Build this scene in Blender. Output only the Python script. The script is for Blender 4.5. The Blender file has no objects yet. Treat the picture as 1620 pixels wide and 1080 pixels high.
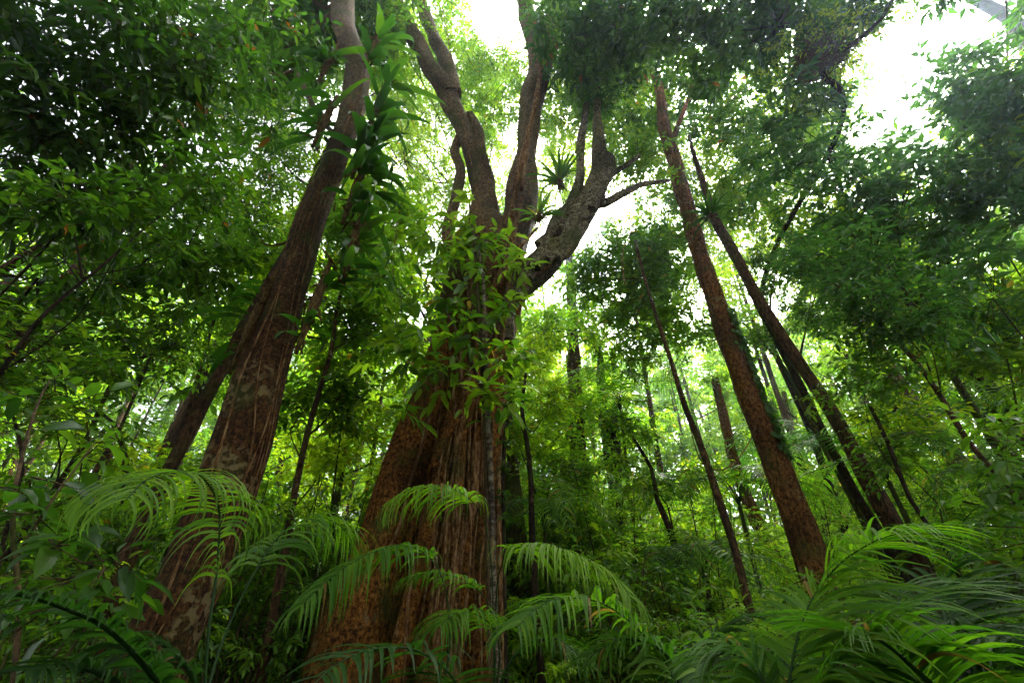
import bpy, math
import numpy as np
from mathutils import Vector, Matrix
from mathutils.bvhtree import BVHTree

rng = np.random.default_rng(11)
scene = bpy.context.scene
PI = math.pi
R_ = math.radians

# ------------------------------------------------------------------ camera
PITCH = R_(32.0)
CAM = np.array([0.0, 0.0, 1.5])
cam_data = bpy.data.cameras.new("camera")
cam_data.lens = 16.0
cam_data.sensor_width = 36.0
cam_data.clip_start = 0.05
cam_data.clip_end = 500.0
cam = bpy.data.objects.new("camera", cam_data)
scene.collection.objects.link(cam)
cam.location = CAM
cam.rotation_euler = (R_(90) + PITCH, 0, 0)
scene.camera = cam

# ------------------------------------------------------------------ sky and sun
SUN_EL, SUN_AZ = R_(56), R_(38)
world = bpy.data.worlds.new("World")
scene.world = world
world.use_nodes = True
wn = world.node_tree
bg = wn.nodes["Background"]
sky = wn.nodes.new("ShaderNodeTexSky")
sky.sky_type = 'NISHITA'
sky.sun_disc = False
sky.sun_elevation = SUN_EL
sky.sun_rotation = SUN_AZ
sky.air_density = 0.6
sky.dust_density = 6.0
sky.ozone_density = 0.5
hs = wn.nodes.new("ShaderNodeHueSaturation")
hs.inputs["Saturation"].default_value = 0.25
wn.links.new(sky.outputs[0], hs.inputs["Color"])
wn.links.new(hs.outputs[0], bg.inputs["Color"])
bg.inputs["Strength"].default_value = 0.12
sun_data = bpy.data.lights.new("sun", 'SUN')
sun_data.energy = 1.5
sun_data.angle = R_(12)
sun_data.color = (1.0, 0.95, 0.86)
sun = bpy.data.objects.new("sun", sun_data)
scene.collection.objects.link(sun)
sdir = Vector((math.sin(SUN_AZ) * math.cos(SUN_EL), math.cos(SUN_AZ) * math.cos(SUN_EL), math.sin(SUN_EL)))
sun.rotation_euler = sdir.to_track_quat('Z', 'Y').to_euler()
sun.location = (10, 20, 60)
scene.view_settings.view_transform = 'Standard'
scene.view_settings.look = 'None'
scene.view_settings.gamma = 1
scene.view_settings.exposure = 3.22
scene.cycles.max_bounces = 8
scene.cycles.diffuse_bounces = 5
scene.cycles.glossy_bounces = 2
scene.cycles.transmission_bounces = 6
scene.cycles.transparent_max_bounces = 4
scene.cycles.caustics_reflective = False
scene.cycles.caustics_refractive = False

# ------------------------------------------------------------------ pixels of the 1620x1080 photograph to places
FPX = 720.0
FW = np.array([0, math.cos(PITCH), math.sin(PITCH)])
UP = np.array([0, -math.sin(PITCH), math.cos(PITCH)])
def ray(px, py):
    return FW + np.array([(px - 810) / FPX, 0, 0]) + UP * ((540 - py) / FPX)
def at(px, py, Y):                       # the point at horizontal distance Y in front
    d = ray(px, py)
    return CAM + d * (Y / d[1])
def atd(px, py, dist):                   # the point at a distance along the sight line
    d = ray(px, py)
    return CAM + d / np.linalg.norm(d) * dist
def pix(p):
    v = np.asarray(p, float) - CAM
    z = v @ FW
    z = np.where(z < 0.05, 0.05, z)
    return 810 + FPX * v[..., 0] / z, 540 - FPX * (v @ UP) / z
def K(px, py, Y, w):                     # centre and radius of a trunk section
    d = ray(px, py)
    t = Y / d[1]
    return (CAM + d * t, 0.5 * w / FPX * t / math.sqrt(1 + ((px - 810) / FPX) ** 2))

# openings in the canopy
GAPS = [
    [(1375, 60), (1440, 15), (1590, 5), (1570, 60), (1500, 95), (1440, 110), (1490, 200), (1420, 215), (1370, 195), (1330, 120)],
    [(835, 468), (860, 430), (900, 395), (950, 335), (1000, 305), (1005, 330), (955, 385), (905, 415), (865, 460)],
    [(735, -20), (820, -20), (810, 70), (775, 75), (745, 40)],
]
def inpoly(x, y, poly):
    c = np.zeros(np.shape(x), bool)
    n = len(poly)
    for i in range(n):
        x0, y0 = poly[i]; x1, y1 = poly[(i + 1) % n]
        if y0 == y1: continue
        m = ((y0 > y) != (y1 > y)) & (x < (x1 - x0) * (y - y0) / (y1 - y0) + x0)
        c ^= m
    return c
def open_sky(p, margin=0.0):
    x, y = pix(p)
    c = np.zeros(np.shape(x), bool)
    for g in GAPS:
        a = np.array(g, float); m = a.mean(0)
        a = m + (a - m) * (1 + margin)
        c |= inpoly(x, y, [tuple(v) for v in a])
    return c

# ------------------------------------------------------------------ materials
def mat_new(name):
    m = bpy.data.materials.new(name)
    m.use_nodes = True
    nt = m.node_tree
    for n in list(nt.nodes): nt.nodes.remove(n)
    out = nt.nodes.new("ShaderNodeOutputMaterial")
    return m, nt, out
def node(nt, kind, **kw):
    n = nt.nodes.new(kind)
    for k, v in kw.items(): setattr(n, k, v)
    return n
def ramp(nt, fac, stops, interp='LINEAR'):
    r = nt.nodes.new("ShaderNodeValToRGB")
    r.color_ramp.interpolation = interp
    e = r.color_ramp.elements
    e[0].position = stops[0][0]; e[0].color = (*stops[0][1], 1)
    e[1].position = stops[-1][0]; e[1].color = (*stops[-1][1], 1)
    for p, c in stops[1:-1]:
        x = e.new(p); x.color = (*c, 1)
    nt.links.new(fac, r.inputs[0])
    return r.outputs[0]
def leaf_mat(name, stops, trans=0.5, rough=0.38, glow=2.6, spec=0.5):
    m, nt, out = mat_new(name)
    a = node(nt, "ShaderNodeAttribute", attribute_name="tint")
    col = ramp(nt, a.outputs["Fac"], stops)
    pb = node(nt, "ShaderNodeBsdfPrincipled")
    pb.inputs["Roughness"].default_value = rough
    pb.inputs["Specular IOR Level"].default_value = spec
    nt.links.new(col, pb.inputs["Base Color"])
    tr = node(nt, "ShaderNodeBsdfTranslucent")
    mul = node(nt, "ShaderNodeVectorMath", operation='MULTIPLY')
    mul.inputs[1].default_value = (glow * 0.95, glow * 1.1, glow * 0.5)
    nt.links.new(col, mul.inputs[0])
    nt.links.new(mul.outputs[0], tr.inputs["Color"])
    mx = node(nt, "ShaderNodeMixShader")
    mx.inputs[0].default_value = trans
    nt.links.new(pb.outputs[0], mx.inputs[1]); nt.links.new(tr.outputs[0], mx.inputs[2])
    nt.links.new(mx.outputs[0], out.inputs[0])
    return m
def bark_mat(name, dark, mid, light, moss=0.25, lichen=0.1, scale=1.0, stretch=0.35, ribs=0.0, pale_z=None, bump=1.0):
    m, nt, out = mat_new(name)
    tc = node(nt, "ShaderNodeTexCoord")
    mp = node(nt, "ShaderNodeMapping"); mp.inputs["Scale"].default_value = (scale, scale, scale * stretch)
    nt.links.new(tc.outputs["Object"], mp.inputs[0])
    n1 = node(nt, "ShaderNodeTexNoise"); n1.inputs["Scale"].default_value = 11; n1.inputs["Detail"].default_value = 10; n1.inputs["Roughness"].default_value = 0.78
    nt.links.new(mp.outputs[0], n1.inputs[0])
    base = ramp(nt, n1.outputs[0], [(0.42, dark), (0.50, mid), (0.59, light)])
    cur = base
    def mix(fac, b):
        nonlocal cur
        x = node(nt, "ShaderNodeMix", data_type='RGBA')
        if isinstance(fac, float): x.inputs[0].default_value = fac
        else: nt.links.new(fac, x.inputs[0])
        nt.links.new(cur, x.inputs[6])
        if isinstance(b, tuple): x.inputs[7].default_value = (*b, 1)
        else: nt.links.new(b, x.inputs[7])
        cur = x.outputs[2]
    def mask(sc, lo, hi, coords, detail=5, amt=1.0, off=0.0):
        n = node(nt, "ShaderNodeTexNoise"); n.inputs["Scale"].default_value = sc; n.inputs["Detail"].default_value = detail
        mo = node(nt, "ShaderNodeMapping"); mo.inputs["Location"].default_value = (off, off * 2, off)
        nt.links.new(coords, mo.inputs[0]); nt.links.new(mo.outputs[0], n.inputs[0])
        mr = node(nt, "ShaderNodeMapRange"); mr.inputs[1].default_value = lo; mr.inputs[2].default_value = hi; mr.inputs[4].default_value = amt
        nt.links.new(n.outputs[0], mr.inputs[0])
        return mr.outputs[0]
    if pale_z:
        sx = node(nt, "ShaderNodeSeparateXYZ"); nt.links.new(tc.outputs["Object"], sx.inputs[0])
        mr = node(nt, "ShaderNodeMapRange"); mr.inputs[1].default_value = pale_z[0]; mr.inputs[2].default_value = pale_z[1]; mr.inputs[4].default_value = 0.75
        nt.links.new(sx.outputs[2], mr.inputs[0])
        mix(mr.outputs[0], ramp(nt, n1.outputs[0], [(0.43, tuple(c * 0.3 for c in pale_z[2])), (0.5, tuple(c * .8 for c in pale_z[2])), (0.62, tuple(c * 1.4 for c in pale_z[2]))]))
    mix(mask(0.75, 0.50, 0.66, tc.outputs["Object"], 6, 0.75, 6.0), tuple(c * 0.8 for c in dark))
    fl = mask(26.0, 0.60, 0.68, tc.outputs["Object"], 4, 0.45, 1.0)
    mix(fl, tuple(min(1, c * 1.25) for c in light))
    if moss > 0:
        mix(mask(1.7, 0.62 - moss * 0.5, 0.78 - moss * 0.4, tc.outputs["Object"], 7, 0.8, 3.0), (0.055, 0.075, 0.012))
    if lichen > 0:
        ma = mask(1.3, 0.64 - lichen * .5, 0.70 - lichen * .5, tc.outputs["Object"], 3, 0.8, 9.0)
        mb = mask(13.0, 0.50, 0.56, tc.outputs["Object"], 6, 1.0, 4.0)
        mm = node(nt, "ShaderNodeMath", operation='MULTIPLY'); nt.links.new(ma, mm.inputs[0]); nt.links.new(mb, mm.inputs[1])
        mix(mm.outputs[0], (0.27, 0.20, 0.085))
    pb = node(nt, "ShaderNodeBsdfPrincipled"); pb.inputs["Roughness"].default_value = 0.85
    pb.inputs["Specular IOR Level"].default_value = 0.15
    nt.links.new(cur, pb.inputs["Base Color"])
    bp = node(nt, "ShaderNodeBump"); bp.inputs["Strength"].default_value = bump; bp.inputs["Distance"].default_value = 0.12
    hgt = n1.outputs[0]
    if ribs > 0:
        wv = node(nt, "ShaderNodeTexVoronoi"); wv.inputs["Scale"].default_value = ribs
        m2 = node(nt, "ShaderNodeMapping"); m2.inputs["Scale"].default_value = (1, 1, 0.12)
        nt.links.new(tc.outputs["Object"], m2.inputs[0]); nt.links.new(m2.outputs[0], wv.inputs[0])
        ad = node(nt, "ShaderNodeMath", operation='MULTIPLY_ADD'); ad.inputs[1].default_value = 2.0
        nt.links.new(wv.outputs[0], ad.inputs[0]); nt.links.new(n1.outputs[0], ad.inputs[2]); hgt = ad.outputs[0]
    nt.links.new(hgt, bp.inputs["Height"])
    nt.links.new(bp.outputs[0], pb.inputs["Normal"])
    nt.links.new(pb.outputs[0], out.inputs[0])
    return m

M = {}
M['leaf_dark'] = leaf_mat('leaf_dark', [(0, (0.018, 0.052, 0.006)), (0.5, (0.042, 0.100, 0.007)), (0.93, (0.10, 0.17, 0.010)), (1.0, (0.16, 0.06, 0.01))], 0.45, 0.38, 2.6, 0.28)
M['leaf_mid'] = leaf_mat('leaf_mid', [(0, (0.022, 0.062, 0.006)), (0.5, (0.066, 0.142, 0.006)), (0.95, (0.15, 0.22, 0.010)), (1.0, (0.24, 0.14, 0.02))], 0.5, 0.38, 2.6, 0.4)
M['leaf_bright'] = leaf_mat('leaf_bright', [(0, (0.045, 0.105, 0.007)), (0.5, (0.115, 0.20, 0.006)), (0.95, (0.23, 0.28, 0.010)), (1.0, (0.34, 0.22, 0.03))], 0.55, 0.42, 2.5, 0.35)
M['leaf_blue'] = leaf_mat('leaf_blue', [(0, (0.020, 0.062, 0.014)), (0.5, (0.042, 0.110, 0.017)), (1.0, (0.09, 0.17, 0.020))], 0.45, 0.38, 2.5, 0.4)
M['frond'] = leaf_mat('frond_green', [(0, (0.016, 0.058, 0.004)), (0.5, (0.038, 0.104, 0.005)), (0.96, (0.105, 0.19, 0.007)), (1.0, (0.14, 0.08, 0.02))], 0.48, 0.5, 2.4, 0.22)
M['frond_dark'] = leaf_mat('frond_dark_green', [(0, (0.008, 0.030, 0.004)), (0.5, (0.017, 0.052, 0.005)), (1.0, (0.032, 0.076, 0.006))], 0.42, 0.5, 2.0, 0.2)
M['strap'] = leaf_mat('strap_leaf', [(0, (0.012, 0.042, 0.005)), (0.5, (0.026, 0.078, 0.006)), (0.92, (0.08, 0.15, 0.010)), (1.0, (0.16, 0.09, 0.02))], 0.42, 0.36, 2.3, 0.35)
M['bark_fig'] = bark_mat('fig_bark', (0.022, 0.008, 0.001), (0.19, 0.062, 0.006), (0.42, 0.18, 0.035), 0.24, 0.05, 2.2, 0.7, pale_z=(5.5, 9.0, (0.17, 0.135, 0.075)))
M['bark_limb'] = bark_mat('mossy_limb_bark', (0.022, 0.020, 0.012), (0.155, 0.115, 0.058), (0.38, 0.32, 0.20), 0.26, 0.08, 2.0, 0.8)
M['bark_root'] = bark_mat('root_bark', (0.06, 0.025, 0.006), (0.22, 0.095, 0.028), (0.42, 0.26, 0.12), 0.10, 0.04, 2.5, 0.25)
M['bark_left'] = bark_mat('lichen_bark', (0.012, 0.005, 0.001), (0.060, 0.021, 0.004), (0.15, 0.065, 0.015), 0.22, 0.20, 2.4, 0.8, pale_z=(4.5, 7.5, (0.26, 0.18, 0.12)))
M['bark_red'] = bark_mat('red_mossy_bark', (0.030, 0.012, 0.003), (0.17, 0.060, 0.011), (0.34, 0.16, 0.045), 0.24, 0.03, 2.0, 0.6, ribs=9, bump=0.9)
M['bark_dark'] = bark_mat('dark_bark', (0.010, 0.006, 0.003), (0.036, 0.020, 0.009), (0.08, 0.045, 0.022), 0.22, 0.03, 2.0, 0.4)
M['bark_brown'] = bark_mat('brown_bark', (0.020, 0.010, 0.004), (0.080, 0.038, 0.015), (0.17, 0.09, 0.04), 0.20, 0.05, 2.0, 0.4)
M['bark_pale'] = bark_mat('pale_ribbed_bark', (0.06, 0.040, 0.016), (0.19, 0.13, 0.055), (0.32, 0.25, 0.12), 0.2, 0.05, 1.8, 0.3, ribs=12, bump=1.0)
M['bark_moss'] = bark_mat('mossy_bark', (0.03, 0.026, 0.007), (0.085, 0.078, 0.018), (0.17, 0.15, 0.04), 0.4, 0.04, 2.0, 0.4)
M['bark_smooth'] = bark_mat('smooth_pole_bark', (0.03, 0.018, 0.010), (0.13, 0.09, 0.055), (0.36, 0.31, 0.24), 0.1, 0.20, 1.2, 1.6)
M['twig'] = bark_mat('twig_bark', (0.02, 0.012, 0.006), (0.055, 0.034, 0.015), (0.10, 0.065, 0.03), 0.2, 0.0, 3.0, 0.5, bump=0.2)
M['nest'] = bark_mat('dead_fibre', (0.03, 0.017, 0.006), (0.14, 0.08, 0.025), (0.26, 0.17, 0.06), 0.0, 0.0, 6.0, 0.2)

def ground_mat():
    m, nt, out = mat_new('leaf_litter')
    tc = node(nt, "ShaderNodeTexCoord")
    n1 = node(nt, "ShaderNodeTexNoise"); n1.inputs["Scale"].default_value = 3; n1.inputs["Detail"].default_value = 10
    v = node(nt, "ShaderNodeTexVoronoi"); v.inputs["Scale"].default_value = 14
    nt.links.new(tc.outputs["Object"], n1.inputs[0]); nt.links.new(tc.outputs["Object"], v.inputs[0])
    c1 = ramp(nt, n1.outputs[0], [(0.35, (0.02, 0.013, 0.008)), (0.55, (0.07, 0.045, 0.022)), (0.7, (0.03, 0.05, 0.012))])
    x = node(nt, "ShaderNodeMix", data_type='RGBA', blend_type='MULTIPLY'); x.inputs[0].default_value = 0.6
    nt.links.new(c1, x.inputs[6]); nt.links.new(v.outputs["Color"], x.inputs[7])
    pb = node(nt, "ShaderNodeBsdfPrincipled"); pb.inputs["Roughness"].default_value = 0.85
    nt.links.new(x.outputs[2], pb.inputs["Base Color"])
    nt.links.new(pb.outputs[0], out.inputs[0])
    return m

# ------------------------------------------------------------------ mesh building
class Geo:
    def __init__(s): s.v = []; s.l = []; s.t = []; s.m = []; s.a = []; s.s = []; s.n = 0
    def add(s, verts, loops, totals, mi=0, tint=0.5, smooth=False):
        verts = np.asarray(verts, np.float32).reshape(-1, 3)
        loops = np.asarray(loops, np.int32).ravel(); totals = np.asarray(totals, np.int32).ravel()
        s.v.append(verts); s.l.append(loops + s.n); s.t.append(totals)
        s.m.append(np.full(len(totals), mi, np.int32))
        s.a.append(np.broadcast_to(np.asarray(tint, np.float32), (len(totals),)).copy())
        s.s.append(np.full(len(totals), smooth, bool))
        s.n += len(verts)
    def build(s, name, mats, parent=None, origin=None):
        v = np.concatenate(s.v); l = np.concatenate(s.l); t = np.concatenate(s.t)
        if origin is not None: v = v - np.asarray(origin, np.float32)
        me = bpy.data.meshes.new(name)
        me.vertices.add(len(v)); me.loops.add(len(l)); me.polygons.add(len(t))
        me.vertices.foreach_set("co", v.astype(np.float32).ravel())
        me.loops.foreach_set("vertex_index", l)
        st = np.zeros(len(t), np.int32); st[1:] = np.cumsum(t)[:-1]
        me.polygons.foreach_set("loop_start", st)
        if not isinstance(mats, (list, tuple)): mats = [mats]
        for m in mats: me.materials.append(m)
        me.polygons.foreach_set("material_index", np.concatenate(s.m))
        me.polygons.foreach_set("use_smooth", np.concatenate(s.s))
        at_ = me.attributes.new("tint", 'FLOAT', 'FACE')
        at_.data.foreach_set("value", np.concatenate(s.a))
        me.update(calc_edges=True)
        o = bpy.data.objects.new(name, me)
        scene.collection.objects.link(o)
        if parent is not None: o.parent = parent
        elif origin is not None: o.location = origin
        return o

def nrm(a): return a / np.maximum(np.linalg.norm(a, axis=-1, keepdims=True), 1e-9)

def tilt_fix(keys):
    """widths were read along picture rows: narrow them by the lean of the stem"""
    out = []
    px = [pix(k[0]) for k in keys]
    for i, k in enumerate(keys):
        a, b = px[max(i - 1, 0)], px[min(i + 1, len(keys) - 1)]
        dx, dy = float(b[0] - a[0]), float(b[1] - a[1])
        c = abs(dy) / max(math.hypot(dx, dy), 1e-6)
        out.append((k[0], k[1] * max(c, 0.55)))
    return out

def catmull(pts, rad, step):
    pts = np.asarray(pts, float); rad = np.asarray(rad, float)
    if len(pts) < 3:
        n = max(2, int(np.linalg.norm(pts[-1] - pts[0]) / step) + 1)
        u = np.linspace(0, 1, n)[:, None]
        return pts[0] * (1 - u) + pts[-1] * u, (rad[0] * (1 - u) + rad[-1] * u)[:, 0]
    P = np.vstack([2 * pts[0] - pts[1], pts, 2 * pts[-1] - pts[-2]])
    o, r = [], []
    for i in range(len(pts) - 1):
        a, b, c, d = P[i], P[i + 1], P[i + 2], P[i + 3]
        n = max(2, int(np.linalg.norm(c - b) / step))
        for u in np.linspace(0, 1, n, endpoint=False):
            o.append(0.5 * ((2 * b) + (c - a) * u + (2 * a - 5 * b + 4 * c - d) * u * u + (-a + 3 * b - 3 * c + d) * u ** 3))
            r.append(rad[i] * (1 - u) + rad[i + 1] * u)
    o.append(pts[-1]); r.append(rad[-1])
    return np.array(o), np.array(r)

def tube(g, path, rad, sides=8, mi=0, tint=0.5, lump=0.0, flute=0.0, cap=True, seed=0):
    path = np.asarray(path, float); n = len(path)
    rad = np.broadcast_to(np.asarray(rad, float), (n,))
    T = nrm(np.gradient(path, axis=0))
    ref = np.array([0.0, 1.0, 0.0]) if abs(T[0][1]) < 0.8 else np.array([1.0, 0, 0])
    N = np.zeros_like(T); N[0] = nrm(ref - T[0] * (ref @ T[0]))
    for i in range(1, n):
        N[i] = nrm(N[i - 1] - T[i] * (N[i - 1] @ T[i]))
    B = np.cross(T, N)
    th = np.linspace(0, 2 * PI, sides, endpoint=False)
    r = np.repeat(rad[:, None], sides, 1)
    if lump or flute:
        lr = np.random.default_rng(seed + 5)
        s = np.concatenate([[0], np.cumsum(np.linalg.norm(np.diff(path, axis=0), axis=1))])[:, None]
        w = 0
        for k in range(7):
            a, b, c = lr.integers(1, 5), lr.uniform(0.8, 5.0), lr.uniform(0, 6.3)
            w = w + np.sin(a * th[None] + b * s + c) / (1 + 0.4 * k)
        r = r * (1 + lump * w * 0.5)
        if flute: r = r * (1 + flute * (np.abs(np.sin(2.5 * th[None] + 0.2 * s + seed)) - 0.6))
    V = path[:, None] + r[..., None] * (np.cos(th)[None, :, None] * N[:, None] + np.sin(th)[None, :, None] * B[:, None])
    i = np.arange(n - 1)[:, None]; j = np.arange(sides)[None]; j2 = (j + 1) % sides
    q = np.stack([i * sides + j, i * sides + j2, (i + 1) * sides + j2, (i + 1) * sides + j], -1).reshape(-1, 4)
    g.add(V.reshape(-1, 3), q, np.full(len(q), 4), mi, tint, True)
    if cap:
        g.add(V[-1], np.arange(sides), [sides], mi, tint)
        g.add(V[0], np.arange(sides)[::-1], [sides], mi, tint)

def sticks(g, a, b, ra, rb, mi=0):       # many three sided twigs at once
    a = np.asarray(a); b = np.asarray(b); n = len(a)
    if n == 0: return
    T = nrm(b - a); ref = np.where(np.abs(T[:, 2:3]) < 0.8, [[0, 0, 1.0]], [[1.0, 0, 0]])
    X = nrm(np.cross(T, ref)); Y = np.cross(T, X)
    th = np.array([0, 2.094, 4.189])
    off = np.cos(th)[None, :, None] * X[:, None] + np.sin(th)[None, :, None] * Y[:, None]
    ra = np.broadcast_to(ra, (n,))[:, None, None]; rb = np.broadcast_to(rb, (n,))[:, None, None]
    V = np.concatenate([a[:, None] + off * ra, b[:, None] + off * rb], 1)
    f = np.array([[0, 1, 4, 3], [1, 2, 5, 4], [2, 0, 3, 5]])
    L = (np.arange(n)[:, None, None] * 6 + f[None]).reshape(-1, 4)
    g.add(V.reshape(-1, 3), L, np.full(len(L), 4), mi, 0.5, True)

LEAF_FAR = (np.array([[0, 0, 0], [-.5, .42, .10], [0, 1, -.10], [.5, .42, .10]]), [0, 2, 1, 0, 3, 2], [3, 3])
LEAF_NEAR = (np.array([[0, 0, 0], [0, .3, .03], [0, .68, .0], [0, 1, -.12],
                       [-.46, .28, .12], [-.40, .66, .06], [.46, .28, .12], [.40, .66, .06], [-.2, .08, .03], [.2, .08, .03], [-.14, .88, -.05], [.14, .88, -.05]]),
             [0, 1, 4, 8, 4, 1, 2, 5, 5, 2, 3, 10, 0, 9, 6, 1, 6, 7, 2, 1, 7, 11, 3, 2], [4, 4, 4, 4, 4, 4])
def leaves(g, tm, pos, ydir, nvec, size, width, mi, tint):
    tv, tl, tt = tm
    n = len(pos)
    if n == 0: return
    Y = nrm(ydir); Z = nrm(nvec - Y * np.sum(nvec * Y, 1, keepdims=True)); X = np.cross(Y, Z)
    sz = np.broadcast_to(size, (n,))[:, None, None]; w = np.broadcast_to(width, (n,))[:, None, None]
    V = pos[:, None] + sz * (tv[None, :, 0:1] * w * X[:, None] + tv[None, :, 1:2] * Y[:, None] + tv[None, :, 2:3] * Z[:, None])
    tl = np.array(tl); L = (np.arange(n)[:, None] * len(tv) + tl[None]).ravel()
    g.add(V.reshape(-1, 3), L, np.tile(tt, n), mi, np.repeat(np.broadcast_to(tint, (n,)), len(tt)), len(tv) > 5)

def spray(g, C, R, nt=6, nl=8, size=0.12, width=0.38, droop=0.35, near=False, tone=0.5, tvar=0.34, twig=True, rg=None, updir=0.1, tr=0.004):
    """leafy twigs round each cluster centre C with radius R; materials 0 leaf, 1 twig"""
    rg = rg or rng
    C = np.asarray(C, float).reshape(-1, 3); n = len(C)
    R = np.broadcast_to(R, (n,))
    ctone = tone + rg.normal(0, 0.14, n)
    D = rg.normal(size=(n, nt, 3)); D[..., 2] = D[..., 2] * 0.6 + updir; D = nrm(D)
    S = C[:, None] + D * (0.12 * R[:, None, None])
    ln = R[:, None] * rg.uniform(0.6, 1.15, (n, nt))
    t = (np.arange(nl) + 1.0) / nl
    E = S[:, :, None] + D[:, :, None] * (ln[..., None, None] * t[None, None, :, None])
    E[..., 2] -= (0.35 * droop * ln)[..., None] * t ** 2
    E = E + rg.normal(0, 0.02, E.shape) * R[:, None, None, None]
    side = nrm(np.cross(D, [0, 0, 1.0]))
    sg = np.where(np.arange(nl) % 2 == 0, 1.0, -1.0)
    yd = D[:, :, None] * 0.55 + side[:, :, None] * sg[None, None, :, None] * 0.9
    yd = yd + rg.normal(0, 0.28, yd.shape); yd[:, :, -1] = D + rg.normal(0, 0.15, D.shape)
    yd[..., 2] -= droop * rg.uniform(0.3, 1.6, yd.shape[:-1])
    nv = np.zeros_like(yd); nv[..., 2] = 1.0; nv += rg.normal(0, 0.35, nv.shape)
    N = n * nt * nl
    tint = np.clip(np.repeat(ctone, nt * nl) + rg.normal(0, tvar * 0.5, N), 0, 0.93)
    odd = rg.random(N) < 0.007; tint[odd] = 1.0
    sz = size * rg.uniform(0.5, 1.35, N)
    leaves(g, LEAF_NEAR if near else LEAF_FAR, E.reshape(-1, 3), yd.reshape(-1, 3), nv.reshape(-1, 3), sz, width * rg.uniform(0.85, 1.15, N), 0, tint)
    if twig:
        sticks(g, S.reshape(-1, 3), E[:, :, -1].reshape(-1, 3), tr, tr * 0.4, 1)

def empty(name, label, cat, loc, group=None):
    o = bpy.data.objects.new(name, None); scene.collection.objects.link(o)
    o.location = loc; o['label'] = label; o['category'] = cat
    o.empty_display_size = 0.3
    if group: o['group'] = group
    return o

def extend_down(keys):
    p0, r0 = keys[0]; p1, r1 = keys[1]
    if p0[2] > 0.1:
        d = p0 - p1; d = d / np.linalg.norm(d)
        if d[2] > -0.35: d = nrm(np.array([d[0] * 0.4, d[1] * 0.4, -0.8]))
        L = (p0[2] + 0.15) / -d[2]
        b = p0 + d * L
        keys = [(b, r0 * 1.18 + 0.01)] + list(keys)
    return keys

def blob_points(c, r, n, rg, squash=0.75):
    d = nrm(rg.normal(size=(n, 3))); u = rg.random((n, 1)) ** 0.42
    p = d * u * r; p[:, 2] *= squash
    return np.asarray(c) + p

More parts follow.
